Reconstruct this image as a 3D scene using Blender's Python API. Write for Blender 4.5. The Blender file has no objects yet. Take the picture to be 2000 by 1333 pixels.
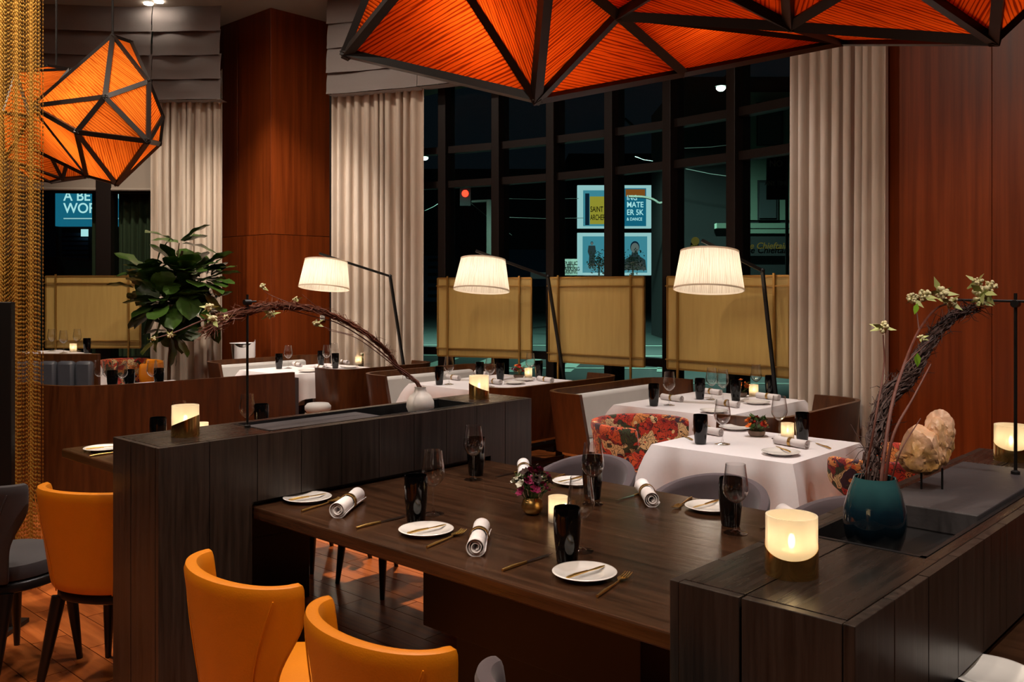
import bpy, bmesh, math, random
from mathutils import Vector, Matrix
random.seed(7)
PI = math.pi
sc = bpy.context.scene
col = sc.collection
# ------------------------------------------------------------------ camera, world, exposure, large lights
F, HC, HY = 1785.0, 1.56, 560.0            # focal length in pixels, eye height, horizon row
CA, SA = 0.7338, 0.6794                    # the room's axes are turned 42.8 degrees from the view
cam_d = bpy.data.cameras.new('camera'); cam = bpy.data.objects.new('camera', cam_d); col.objects.link(cam)
cam.location = (0, 0, HC); cam.rotation_euler = (PI/2, 0, math.atan2(SA, CA))
cam_d.sensor_width = 36; cam_d.lens = 36*F/2000; cam_d.shift_y = -(666.5-HY)/2000
cam_d.clip_start = .05; cam_d.clip_end = 400
sc.camera = cam
w = bpy.data.worlds.new('night'); sc.world = w; w.use_nodes = True
w.node_tree.nodes['Background'].inputs[0].default_value = (.010, .016, .022, 1)
w.node_tree.nodes['Background'].inputs[1].default_value = .25
sc.view_settings.view_transform = 'Standard'; sc.view_settings.look = 'None'
sc.view_settings.gamma = 1; sc.view_settings.exposure = 0.0; sc.view_settings.use_curve_mapping = False
sc.cycles.use_denoising = True
sc.cycles.max_bounces = 8; sc.cycles.transmission_bounces = 6; sc.cycles.transparent_max_bounces = 14; sc.cycles.use_adaptive_sampling = True; sc.cycles.adaptive_threshold = .02
sc.cycles.caustics_reflective = False; sc.cycles.caustics_refractive = False
sc.cycles.sample_clamp_indirect = 4
CEIL = 4.55
# ceiling downlights and added fill washes: (x, y, aim x, aim y, watts, cone degrees, colour)
WARM = (1, .84, .68); NEUT = (1, .92, .88)
SPOTS = [
 (-1.7, 1.7, -1.95, 2.45, 230, 62, WARM), (-2.6, 3.6, -2.5, 2.5, 160, 60, NEUT), (.3, 1.0, -.8, 2.0, 190, 60, WARM),
 (-4.6, 1.2, -4.0, 1.7, 190, 70, WARM), (-3.3, .2, -2.4, 1.3, 105, 60, WARM), (-1.6, .0, -1.4, 1.2, 90, 60, WARM),
 (-2.2, 4.2, -2.29, 4.3, 180, 46, NEUT), (-3.2, 5.6, -3.3, 5.65, 175, 50, NEUT), (-5.3, 5.4, -5.38, 5.55, 185, 50, NEUT),
 (-7.5, 5.1, -7.58, 5.3, 200, 50, NEUT), (-4.4, 3.7, -4.3, 3.3, 900, 46, WARM), (-6.0, 2.6, -6.7, 3.3, 260, 70, WARM),
 (-7.2, 4.3, -8.8, 5.7, 330, 60, WARM), (-1.6, 3.6, -1.2, 5.4, 170, 60, WARM), (-8.6, 3.4, -9.6, 4.6, 240, 66, WARM),
 (.2, 2.9, -.75, 2.75, 130, 50, NEUT), (-1.9, 3.0, -3.0, 2.6, 200, 54, NEUT), (-4.3, .9, -5.2, 2.1, 320, 52, WARM),
 (-1.0, -1.2, -1.4, 1.0, 120, 130, WARM), (-4.6, -.8, -4.2, 1.6, 120, 130, WARM), (-6.4, 1.2, -7.0, 3.0, 100, 130, WARM), (-3.4, 2.6, -3.6, 3.6, 130, 140, WARM), (-6.6, 4.2, -7.4, 5.4, 100, 140, WARM), (1.4, 2.6, -.2, 3.4, 100, 130, WARM),  # wide washes added for ambient fill, not fittings in view
]
# ------------------------------------------------------------------ coordinates
def cw(X, Y, z=0.0): return Vector((CA*X-SA*Y, SA*X+CA*Y, z))      # view-aligned floor coordinates -> room axes
def Q(px, py, Y): return cw((px-1000)/F*Y, Y, HC-(py-HY)*Y/F)        # a sighted point at a known distance
def P(px, py, z=.75):                                               # a sighted point on a surface of known height
    Y = F*(HC-z)/(py-HY); return cw((px-1000)/F*Y, Y, z)
RC, RR = (-3.84, 2.95), 7.15                                        # the bay window is a ring
def ring(phi, dr=0.0, z=0.0): return cw(RC[0]+(RR+dr)*math.sin(phi), RC[1]+(RR+dr)*math.cos(phi), z)
def rphi(px):
    r = (px-1000)/F; A = r*r+1; B = -2*(r*RC[0]+RC[1]); C = RC[0]**2+RC[1]**2-RR**2
    Y = (-B+math.sqrt(B*B-4*A*C))/2/A
    return math.atan2(r*Y-RC[0], Y-RC[1])
def rrot(phi): return math.atan2(SA, CA)-phi                          # rotation of the ring's tangent in room axes
# ------------------------------------------------------------------ materials
MATS = {}
def new_mat(name):
    m = bpy.data.materials.new(name); m.use_nodes = True; MATS[name] = m
    return m, m.node_tree.nodes, m.node_tree.links, m.node_tree.nodes['Principled BSDF']
def lin(c): return tuple((x/255/12.92 if x/255 <= .04045 else ((x/255+.055)/1.055)**2.4) for x in c)+(1,)
def plain(name, c, rough=.5, metal=0, spec=.5, noise=0, nscale=30, bump=0, coat=0, sheen=0, emit=None, es=0, bscale=None):
    m, N, L, b = new_mat(name)
    b.inputs['Base Color'].default_value = lin(c); b.inputs['Roughness'].default_value = rough
    b.inputs['Metallic'].default_value = metal; b.inputs['Specular IOR Level'].default_value = spec
    b.inputs['Coat Weight'].default_value = coat; b.inputs['Sheen Weight'].default_value = sheen
    if emit: b.inputs['Emission Color'].default_value = lin(emit); b.inputs['Emission Strength'].default_value = es
    if noise or bump:
        tc = N.new('ShaderNodeTexCoord'); nz = N.new('ShaderNodeTexNoise'); nz.inputs['Scale'].default_value = nscale; nz.inputs['Detail'].default_value = 5
        L.new(tc.outputs['Object'], nz.inputs['Vector'])
        if noise:
            mx = N.new('ShaderNodeMix'); mx.data_type = 'RGBA'
            mx.inputs[6].default_value = tuple(v*(1-noise) for v in lin(c)[:3])+(1,); mx.inputs[7].default_value = tuple(min(1, v*(1+noise)) for v in lin(c)[:3])+(1,)
            L.new(nz.outputs['Fac'], mx.inputs[0]); L.new(mx.outputs[2], b.inputs['Base Color'])
        if bump:
            bp = N.new('ShaderNodeBump'); bp.inputs['Strength'].default_value = bump; bp.inputs['Distance'].default_value = .004
            n2 = nz
            if bscale:
                n2 = N.new('ShaderNodeTexNoise'); n2.inputs['Scale'].default_value = bscale; L.new(tc.outputs['Object'], n2.inputs['Vector'])
            L.new(n2.outputs['Fac'], bp.inputs['Height']); L.new(bp.outputs['Normal'], b.inputs['Normal'])
    return m
def wood(name, c1, c2, axis='z', scale=28, rough=.35, bump=.12, rand=.12, stretch=.05, spec=.5, rv=.08):
    m, N, L, b = new_mat(name)
    tc = N.new('ShaderNodeTexCoord'); mp = N.new('ShaderNodeMapping')
    s = [scale, scale, scale]; s['xyz'.index(axis)] = scale*stretch
    mp.inputs['Scale'].default_value = s
    oi = N.new('ShaderNodeObjectInfo'); ad = N.new('ShaderNodeVectorMath'); ad.operation = 'ADD'
    ml = N.new('ShaderNodeMath'); ml.operation = 'MULTIPLY'; ml.inputs[1].default_value = 17.0 if rand else 0
    L.new(oi.outputs['Random'], ml.inputs[0]); L.new(tc.outputs['Object'], ad.inputs[0]); L.new(ml.outputs[0], ad.inputs[1]); L.new(ad.outputs[0], mp.inputs['Vector'])
    nz = N.new('ShaderNodeTexNoise'); nz.inputs['Scale'].default_value = 1; nz.inputs['Detail'].default_value = 7; nz.inputs['Roughness'].default_value = .62; nz.inputs['Distortion'].default_value = .35
    L.new(mp.outputs[0], nz.inputs['Vector'])
    cr = N.new('ShaderNodeValToRGB'); cr.color_ramp.elements[0].position = .32; cr.color_ramp.elements[1].position = .68
    cr.color_ramp.elements[0].color = lin(c1); cr.color_ramp.elements[1].color = lin(c2)
    L.new(nz.outputs['Fac'], cr.inputs[0])
    hs = N.new('ShaderNodeHueSaturation'); mr = N.new('ShaderNodeMapRange'); mr.inputs[3].default_value = 1-rand*1.6; mr.inputs[4].default_value = 1+rand*1.6
    L.new(oi.outputs['Random'], mr.inputs[0]); L.new(mr.outputs[0], hs.inputs['Value']); L.new(cr.outputs[0], hs.inputs['Color']); L.new(hs.outputs[0], b.inputs['Base Color'])
    r2 = N.new('ShaderNodeMapRange'); r2.inputs[3].default_value = rough-rv; r2.inputs[4].default_value = rough+rv
    L.new(nz.outputs['Fac'], r2.inputs[0]); L.new(r2.outputs[0], b.inputs['Roughness'])
    bp = N.new('ShaderNodeBump'); bp.inputs['Strength'].default_value = bump; bp.inputs['Distance'].default_value = .003
    L.new(nz.outputs['Fac'], bp.inputs['Height']); L.new(bp.outputs['Normal'], b.inputs['Normal'])
    b.inputs['Specular IOR Level'].default_value = spec
    return m
def thin_glass(name, tint=(1, 1, 1), ior=1.45, rough=0.0, edge=0, pw=4):
    m, N, L, b = new_mat(name); N.remove(b); out = N['Material Output']
    t = N.new('ShaderNodeBsdfTransparent'); t.inputs[0].default_value = tint+(1,)
    g = N.new('ShaderNodeBsdfGlossy'); g.inputs['Roughness'].default_value = rough
    lw = N.new('ShaderNodeLayerWeight'); lw.inputs[0].default_value = .5; pw_ = N.new('ShaderNodeMath'); pw_.operation = 'POWER'; pw_.inputs[1].default_value = pw; L.new(lw.outputs['Facing'], pw_.inputs[0])
    fr = N.new('ShaderNodeMath'); fr.operation = 'MULTIPLY_ADD'; fr.inputs[1].default_value = (ior-1)*1.1; fr.inputs[2].default_value = edge or ((ior-1)/(ior+1))**2; L.new(pw_.outputs[0], fr.inputs[0])
    mx = N.new('ShaderNodeMixShader'); L.new(fr.outputs[0], mx.inputs[0]); L.new(t.outputs[0], mx.inputs[1]); L.new(g.outputs[0], mx.inputs[2]); L.new(mx.outputs[0], out.inputs[0])
    return m
def translucent(name, c, mixf=.5, rough=.6, stripes=None, c2=None, trans=None, clear=0):
    """cloth that lets light through; stripes = (frequency across u)"""
    m, N, L, b = new_mat(name); N.remove(b); out = N['Material Output']
    d = N.new('ShaderNodeBsdfDiffuse'); t = N.new('ShaderNodeBsdfTranslucent'); mx = N.new('ShaderNodeMixShader'); mx.inputs[0].default_value = mixf
    d.inputs[0].default_value = lin(c); t.inputs[0].default_value = lin(trans or c)
    if stripes:
        uv = N.new('ShaderNodeTexCoord'); sp = N.new('ShaderNodeSeparateXYZ'); L.new(uv.outputs['UV'], sp.inputs[0])
        nz = N.new('ShaderNodeTexNoise'); nz.noise_dimensions = '2D'; nz.inputs['Scale'].default_value = 1; nz.inputs['Detail'].default_value = 3
        mp = N.new('ShaderNodeMapping'); mp.inputs['Scale'].default_value = (stripes, stripes*.04, 1); L.new(uv.outputs['UV'], mp.inputs[0]); L.new(mp.outputs[0], nz.inputs['Vector'])
        wv = N.new('ShaderNodeMath'); wv.operation = 'MULTIPLY'; wv.inputs[1].default_value = stripes*5.5; L.new(sp.outputs[0], wv.inputs[0])
        ad = N.new('ShaderNodeMath'); ad.operation = 'MULTIPLY_ADD'; ad.inputs[1].default_value = 7; L.new(nz.outputs['Fac'], ad.inputs[0]); L.new(wv.outputs[0], ad.inputs[2])
        sn = N.new('ShaderNodeMath'); sn.operation = 'SINE'; L.new(ad.outputs[0], sn.inputs[0])
        cr = N.new('ShaderNodeValToRGB'); mr = N.new('ShaderNodeMapRange'); mr.inputs[1].default_value = -1; L.new(sn.outputs[0], mr.inputs[0]); L.new(mr.outputs[0], cr.inputs[0])
        cr.color_ramp.elements[0].position = .05; cr.color_ramp.elements[0].color = lin(c2); cr.color_ramp.elements[1].position = .45; cr.color_ramp.elements[1].color = lin(trans or c)
        L.new(cr.outputs[0], t.inputs[0]); L.new(cr.outputs[0], d.inputs[0])
        bp = N.new('ShaderNodeBump'); bp.inputs['Strength'].default_value = .5; bp.inputs['Distance'].default_value = .004; L.new(mr.outputs[0], bp.inputs['Height']); L.new(bp.outputs[0], d.inputs['Normal'])
    L.new(d.outputs[0], mx.inputs[1]); L.new(t.outputs[0], mx.inputs[2]); L.new(mx.outputs[0], out.inputs[0])
    if clear:
        tp = N.new('ShaderNodeBsdfTransparent'); m2 = N.new('ShaderNodeMixShader'); m2.inputs[0].default_value = clear; L.new(mx.outputs[0], m2.inputs[1]); L.new(tp.outputs[0], m2.inputs[2]); L.new(m2.outputs[0], out.inputs[0])
    return m
def emission(name, c, s, c2=None, scale=3):
    m, N, L, b = new_mat(name); N.remove(b); e = N.new('ShaderNodeEmission'); e.inputs[0].default_value = lin(c); e.inputs[1].default_value = s
    if c2:
        tc = N.new('ShaderNodeTexCoord'); nz = N.new('ShaderNodeTexNoise'); nz.inputs['Scale'].default_value = scale; cr = N.new('ShaderNodeValToRGB')
        cr.color_ramp.elements[0].position = .4; cr.color_ramp.elements[1].position = .6; cr.color_ramp.elements[0].color = lin(c); cr.color_ramp.elements[1].color = lin(c2)
        L.new(tc.outputs['Object'], nz.inputs[0]); L.new(nz.outputs['Fac'], cr.inputs[0]); L.new(cr.outputs[0], e.inputs[0])
    L.new(e.outputs[0], N['Material Output'].inputs[0]); return m
def weave(name, c, c2, scale, rough=.7, sheen=.2):
    m = plain(name, c, rough, sheen=sheen); N, L, b = m.node_tree.nodes, m.node_tree.links, m.node_tree.nodes['Principled BSDF']
    tc = N.new('ShaderNodeTexCoord'); mp = N.new('ShaderNodeMapping'); mp.inputs['Scale'].default_value = (scale, scale, scale*.08); L.new(tc.outputs['Object'], mp.inputs[0])
    nz = N.new('ShaderNodeTexNoise'); nz.inputs['Scale'].default_value = 1; nz.inputs['Detail'].default_value = 4; L.new(mp.outputs[0], nz.inputs[0])
    mx = N.new('ShaderNodeMix'); mx.data_type = 'RGBA'; mx.inputs[6].default_value = lin(c2); mx.inputs[7].default_value = lin(c); L.new(nz.outputs['Fac'], mx.inputs[0]); L.new(mx.outputs[2], b.inputs['Base Color'])
    return m
def patterned(name):
    m, N, L, b = new_mat(name); tc = N.new('ShaderNodeTexCoord')
    nz = N.new('ShaderNodeTexNoise'); nz.inputs['Scale'].default_value = 9; nz.inputs['Detail'].default_value = 2; L.new(tc.outputs['Object'], nz.inputs[0])
    ad = N.new('ShaderNodeMix'); ad.data_type = 'RGBA'; ad.blend_type = 'LINEAR_LIGHT'; ad.inputs[0].default_value = .16; L.new(tc.outputs['Object'], ad.inputs[6]); L.new(nz.outputs['Color'], ad.inputs[7])
    v = N.new('ShaderNodeTexVoronoi'); v.inputs['Scale'].default_value = 13; L.new(ad.outputs[2], v.inputs['Vector'])
    sp = N.new('ShaderNodeSeparateColor'); L.new(v.outputs['Color'], sp.inputs[0])
    cr = N.new('ShaderNodeValToRGB'); cr.color_ramp.interpolation = 'CONSTANT'; e = cr.color_ramp.elements
    cols = [(196, 52, 30), (222, 92, 44), (238, 205, 150), (150, 28, 30), (58, 26, 50), (210, 70, 40), (60, 70, 40), (226, 140, 70)]
    e[0].color = lin(cols[0]); e[1].position = .125; e[1].color = lin(cols[1])
    for i in range(2, 8): q = e.new(i*.125); q.color = lin(cols[i])
    L.new(sp.outputs[0], cr.inputs[0])
    v2 = N.new('ShaderNodeTexVoronoi'); v2.feature = 'DISTANCE_TO_EDGE'; v2.inputs['Scale'].default_value = 26; L.new(ad.outputs[2], v2.inputs['Vector'])
    lt = N.new('ShaderNodeMath'); lt.operation = 'LESS_THAN'; lt.inputs[1].default_value = .045; L.new(v2.outputs['Distance'], lt.inputs[0])
    mx = N.new('ShaderNodeMix'); mx.data_type = 'RGBA'; mx.inputs[7].default_value = lin((52, 22, 20)); L.new(lt.outputs[0], mx.inputs[0]); L.new(cr.outputs[0], mx.inputs[6]); L.new(mx.outputs[2], b.inputs['Base Color'])
    b.inputs['Roughness'].default_value = .75; b.inputs['Sheen Weight'].default_value = .2
    return m
wood('oak_dark', (30, 25, 22), (58, 49, 43), 'z', 60, .34, .15, .08)
wood('oak_dark_x', (26, 20, 16), (46, 36, 30), 'y', 60, .27, .1, .03)
wood('oak_table', (40, 24, 14), (74, 48, 31), 'x', 38, .24, .16, 0)
wood('mahogany', (100, 40, 11), (136, 60, 18), 'z', 20, .34, .04, .05, .03)
wood('walnut', (58, 30, 13), (90, 51, 23), 'z', 24, .32, .05, .05, .08)
wood('floor_wood', (140, 66, 25), (196, 108, 50), 'x', 22, .3, .06, .16, .06)
plain('black_wood', (14, 11, 10), .4, noise=.3)
plain('leg_black', (16, 12, 11), .35)
plain('leg_brown', (52, 26, 14), .35, noise=.25)
plain('leather_orange', (206, 120, 8), .42, noise=.1, nscale=8, bump=.12, bscale=220)
plain('velvet_grey', (80, 68, 72), .85, noise=.22, nscale=14, sheen=.15)
plain('velvet_dark', (50, 46, 48), .85, noise=.3, nscale=9, sheen=.12)
plain('leather_slate', (72, 74, 82), .35, noise=.12, nscale=10)
plain('upholstery_pale', (196, 192, 188), .85, noise=.12, nscale=6, sheen=.3)
plain('linen_white', (236, 230, 232), .85, noise=.03, nscale=60, bump=.05, bscale=400)
plain('napkin_white', (238, 232, 232), .9, noise=.04, nscale=50, bump=.2, bscale=300)
plain('china_white', (240, 236, 232), .18, coat=.5)
plain('glass_black', (5, 5, 6), .1, spec=.5)
plain('brass', (232, 194, 120), .2, metal=1)
plain('brass_satin', (190, 150, 88), .33, metal=1, noise=.1, nscale=8)
plain('gold_cutlery', (232, 190, 112), .3, metal=1)
plain('steel', (200, 198, 194), .18, metal=1)
plain('iron_black', (18, 16, 15), .45, spec=.4)
plain('bronze_frame', (24, 14, 10), .45, noise=.15, spec=.3)
plain('slate', (62, 58, 60), .55, noise=.15, nscale=60, bump=.2)
plain('tray_black', (22, 21, 22), .4, noise=.2, nscale=40)
plain('plaster', (150, 138, 126), .9, noise=.03)
plain('ceramic_white', (212, 204, 196), .5, noise=.06, nscale=20)
plain('wax', (240, 226, 200), .5)
plain('stem_brown', (92, 46, 34), .6, noise=.3, nscale=60)
plain('twig_brown', (112, 62, 40), .7, noise=.35, nscale=80)
plain('twig_dark', (58, 34, 28), .7, noise=.35, nscale=80)
plain('leaf_bright', (120, 170, 40), .5)
plain('leaf_pale', (170, 178, 110), .55)
plain('blossom', (214, 206, 162), .7, noise=.1, nscale=80)
plain('flower_orange', (232, 118, 30), .6, noise=.2, nscale=60)
plain('flower_magenta', (150, 30, 84), .6, noise=.25, nscale=60)
plain('flower_white', (226, 222, 206), .6)
plain('flower_red', (176, 40, 24), .6)
plain('leaf_green', (58, 82, 30), .5, noise=.2, nscale=30)
plain('fig_leaf', (52, 78, 26), .3, noise=.3, nscale=12, coat=.2)
plain('bark', (90, 66, 46), .8, noise=.2)
plain('valance_cloth', (136, 127, 125), .9, noise=.06, nscale=90)
weave('curtain_cloth', (216, 201, 186), (188, 171, 155), 60)
weave('screen_gold', (194, 162, 94), (170, 138, 74), 40, .42, .1)
plain('screen_frame', (166, 126, 64), .35, metal=.6)
plain('pendant_frame', (26, 17, 13), .4, noise=.1)
plain('white_plastic', (226, 220, 210), .5)
patterned('fabric_ikat')
def quartz():
    m = plain('quartz', (222, 178, 130), .4, bump=.5, nscale=40, bscale=70); N, L, b = m.node_tree.nodes, m.node_tree.links, m.node_tree.nodes['Principled BSDF']
    tc = N.new('ShaderNodeTexCoord'); nz = N.new('ShaderNodeTexNoise'); nz.inputs['Scale'].default_value = 26; nz.inputs['Detail'].default_value = 6; L.new(tc.outputs['Object'], nz.inputs[0])
    sp = N.new('ShaderNodeSeparateXYZ'); L.new(tc.outputs['Object'], sp.inputs[0]); ad = N.new('ShaderNodeMath'); ad.operation = 'MULTIPLY_ADD'; ad.inputs[1].default_value = 2.2; L.new(sp.outputs[2], ad.inputs[0]); L.new(nz.outputs['Fac'], ad.inputs[2])
    cr = N.new('ShaderNodeValToRGB'); e = cr.color_ramp.elements; e[0].position = .42; e[0].color = lin((120, 72, 26)); e[1].position = .95; e[1].color = lin((236, 190, 158)); q = e.new(.6); q.color = lin((206, 158, 96)); L.new(ad.outputs[0], cr.inputs[0]); L.new(cr.outputs[0], b.inputs['Base Color'])
    b.inputs['Subsurface Weight'].default_value = .2; b.inputs['Subsurface Radius'].default_value = (.02, .01, .006)
quartz()
def teal_glaze():
    m, N, L, b = new_mat('teal_glaze'); tc = N.new('ShaderNodeTexCoord'); sp = N.new('ShaderNodeSeparateXYZ'); L.new(tc.outputs['Object'], sp.inputs[0])
    nz = N.new('ShaderNodeTexNoise'); nz.inputs['Scale'].default_value = 14; L.new(tc.outputs['Object'], nz.inputs[0])
    ad = N.new('ShaderNodeMath'); ad.operation = 'MULTIPLY_ADD'; ad.inputs[1].default_value = .06; L.new(nz.outputs['Fac'], ad.inputs[0]); L.new(sp.outputs[2], ad.inputs[2])
    cr = N.new('ShaderNodeValToRGB'); mr = N.new('ShaderNodeMapRange'); mr.inputs[1].default_value = .02; mr.inputs[2].default_value = .19; L.new(ad.outputs[0], mr.inputs[0]); L.new(mr.outputs[0], cr.inputs[0])
    cr.color_ramp.elements[0].position = .25; cr.color_ramp.elements[0].color = lin((5, 8, 14)); cr.color_ramp.elements[1].color = lin((48, 88, 92)); e = cr.color_ramp.elements.new(.62); e.color = lin((14, 36, 48))
    L.new(cr.outputs[0], b.inputs['Base Color']); b.inputs['Roughness'].default_value = .08; b.inputs['Coat Weight'].default_value = .6
teal_glaze()
thin_glass('window_glass', (.82, .9, .88), 1.35)
thin_glass('glass_clear', (.985, .985, .985), 1.9, .0, .055, 2.5)
translucent('shade_cloth', (246, 236, 220), .55, stripes=26, c2=(216, 202, 184), trans=(248, 240, 228))
translucent('fabric_orange', (226, 96, 24), .62, stripes=90, c2=(132, 40, 8), trans=(216, 88, 22))
translucent('fabric_amber', (226, 120, 40), .62, stripes=90, c2=(170, 74, 18), trans=(228, 126, 44))
translucent('frosted_glass', (246, 240, 226), .6, clear=.3)
emission('flame', (255, 214, 140), 30)
emission('bulb', (255, 226, 180), 25)
emission('spot_face', (255, 240, 220), 30)
# ------------------------------------------------------------------ mesh helpers
class G:
    def __init__(s): s.v = []; s.f = []; s.uv = []
    def add(s, v, f):
        n = len(s.v); s.v += [tuple(p) for p in v]; s.f += [tuple(i+n for i in q) for q in f]; return s
    def box(s, x0, x1, y0, y1, z0, z1):
        return s.add([(x0,y0,z0),(x1,y0,z0),(x1,y1,z0),(x0,y1,z0),(x0,y0,z1),(x1,y0,z1),(x1,y1,z1),(x0,y1,z1)], [(3,2,1,0),(4,5,6,7),(0,1,5,4),(1,2,6,5),(2,3,7,6),(3,0,4,7)])
    def lathe(s, prof, n=24, c=(0,0,0), sx=1, sy=1):
        v = []; f = []; m = len(prof)
        for i in range(n):
            a = 2*PI*i/n
            for r, z in prof: v.append((c[0]+r*math.cos(a)*sx, c[1]+r*math.sin(a)*sy, c[2]+z))
        for i in range(n):
            j = (i+1) % n
            for k in range(m-1): f.append((i*m+k, j*m+k, j*m+k+1, i*m+k+1))
        if prof[0][0] > 1e-6: f.append(tuple(i*m for i in reversed(range(n))))
        if prof[-1][0] > 1e-6: f.append(tuple(i*m+m-1 for i in range(n)))
        return s.add(v, f)
    def shell(s, prof, n=24, c=(0,0,0)):      # closed profile loop (thickness), no caps
        v = []; f = []; m = len(prof)
        for i in range(n):
            a = 2*PI*i/n
            for r, z in prof: v.append((c[0]+r*math.cos(a), c[1]+r*math.sin(a), c[2]+z))
        for i in range(n):
            j = (i+1) % n
            for k in range(m): f.append((i*m+k, j*m+k, j*m+(k+1) % m, i*m+(k+1) % m))
        return s.add(v, f)
    def tube(s, pts, r, n=8, cap=True):
        pts = [Vector(p) for p in pts]; rs = r if isinstance(r, (list, tuple)) else [r]*len(pts)
        v = []; f = []; up = None
        for i, p in enumerate(pts):
            t = (pts[min(i+1, len(pts)-1)]-pts[max(i-1, 0)]).normalized()
            if up is None: up = Vector((0,0,1)) if abs(t.z) < .9 else Vector((1,0,0))
            a = t.cross(up)
            if a.length < 1e-5: a = t.orthogonal()
            a.normalize(); b = t.cross(a).normalized(); up = -b if False else a.cross(t)
            for k in range(n):
                an = 2*PI*(k+.5)/n; v.append(p+(a*math.cos(an)+b*math.sin(an))*rs[i])
        for i in range(len(pts)-1):
            for k in range(n): f.append((i*n+k, i*n+(k+1) % n, (i+1)*n+(k+1) % n, (i+1)*n+k))
        if cap: f.append(tuple(reversed(range(n)))); f.append(tuple((len(pts)-1)*n+k for k in range(n)))
        return s.add(v, f)
    def cyl(s, p0, p1, r0, r1=None, n=12): return s.tube([p0, p1], [r0, r0 if r1 is None else r1], n)
    def sph(s, c, r, n=10, m=7):
        r = r if isinstance(r, (list, tuple)) else (r, r, r); v = [(c[0], c[1], c[2]-r[2])]; f = []
        for i in range(1, m):
            t = PI*i/m
            for k in range(n): v.append((c[0]+r[0]*math.sin(t)*math.cos(2*PI*k/n), c[1]+r[1]*math.sin(t)*math.sin(2*PI*k/n), c[2]-r[2]*math.cos(t)))
        v.append((c[0], c[1], c[2]+r[2])); e = len(v)-1
        for k in range(n): f.append((0, 1+(k+1) % n, 1+k)); f.append((e, 1+(m-2)*n+k, 1+(m-2)*n+(k+1) % n))
        for i in range(m-2):
            for k in range(n): f.append((1+i*n+k, 1+i*n+(k+1) % n, 1+(i+1)*n+(k+1) % n, 1+(i+1)*n+k))
        return s.add(v, f)
    def grid(s, fn, nu, nv, closeu=False):
        v = []; f = []; w_ = nu if closeu else nu+1
        for j in range(nv+1):
            for i in range(w_): v.append(fn(i/nu, j/nv))
        for j in range(nv):
            for i in range(nu):
                a = j*w_+i; b = j*w_+(i+1) % w_ if closeu else a+1
                f.append((a, b, b+w_, a+w_))
        return s.add(v, f)
    def prism(s, poly, z0, z1):
        n = len(poly); v = [(x, y, z0) for x, y in poly]+[(x, y, z1) for x, y in poly]
        f = [tuple(reversed(range(n))), tuple(range(n, 2*n))]+[(i, (i+1) % n, n+(i+1) % n, n+i) for i in range(n)]
        return s.add(v, f)
    def xf(s, loc=(0,0,0), rz=0, rx=0, ry=0, sc_=1):
        M = Matrix.Translation(loc) @ Matrix.Rotation(rz, 4, 'Z') @ Matrix.Rotation(ry, 4, 'Y') @ Matrix.Rotation(rx, 4, 'X') @ Matrix.Scale(sc_, 4)
        s.v = [tuple(M @ Vector(p)) for p in s.v]; return s
    def mesh(s, name, mat, smooth=None):
        me = bpy.data.meshes.new(name); me.from_pydata(s.v, [], s.f); me.validate()
        if isinstance(mat, str): mat = MATS[mat]
        me.materials.append(mat)
        if smooth is not None:
            for p in me.polygons: p.use_smooth = True
            me.set_sharp_from_angle(angle=math.radians(smooth))
        return me
    def build(s, name, mat, parent=None, smooth=None, bevel=0, sub=0, loc=None, rz=0, norm=True):
        me = s.mesh(name, mat, smooth)
        if norm:
            bm = bmesh.new(); bm.from_mesh(me); bmesh.ops.recalc_face_normals(bm, faces=bm.faces); bm.to_mesh(me); bm.free()
        o = bpy.data.objects.new(name, me); col.objects.link(o); o.parent = parent
        if loc is not None: o.location = loc
        o.rotation_euler[2] = rz
        if bevel:
            b = o.modifiers.new('edge', 'BEVEL'); b.width = bevel; b.segments = 2; b.limit_method = 'ANGLE'; b.angle_limit = .6
        if sub:
            b = o.modifiers.new('sub', 'SUBSURF'); b.levels = sub; b.render_levels = sub
        return o
def tag(o, label=None, cat=None, group=None, kind=None):
    if label: o['label'] = label
    if cat: o['category'] = cat
    if group: o['group'] = group
    if kind: o['kind'] = kind
    return o
def thing(name, label, cat, loc=(0,0,0), rz=0, group=None):
    o = bpy.data.objects.new(name, None); col.objects.link(o); o.location = loc; o.rotation_euler[2] = rz; o.empty_display_size = .1
    return tag(o, label, cat, group)
def struct(name, g, mat, parent=None, **k):
    o = g.build(name, mat, parent, **k)
    if parent is None: o['kind'] = 'structure'
    return o
def place(o, parent=None, loc=None, rz=None, mesh_copy=None):
    c = o.copy(); col.objects.link(c); c.parent = parent
    if loc is not None: c.location = loc
    if rz is not None: c.rotation_euler[2] = rz
    return c
def tree(o, parent=None):
    c = place(o, parent)
    for ch in list(o.children): tree(ch, c)
    return c
class Proto:                      # first use moves the thing itself, later uses copy it with all its parts
    def __init__(s, root): s.r = root; s.used = False
    def put(s, loc, rz, label, group=None, scale=None):
        o = s.r if not s.used else tree(s.r); s.used = True
        o.location = loc; o.rotation_euler[2] = rz; o['label'] = label
        if group: o['group'] = group
        if scale: o.scale = (scale,)*3
        return o
def plight(name, loc, watts, c, parent=None, r=.03):
    d = bpy.data.lights.new(name, 'POINT'); d.energy = watts; d.color = c; d.shadow_soft_size = r
    o = bpy.data.objects.new(name, d); col.objects.link(o); o.location = loc; o.parent = parent; return o
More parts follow.
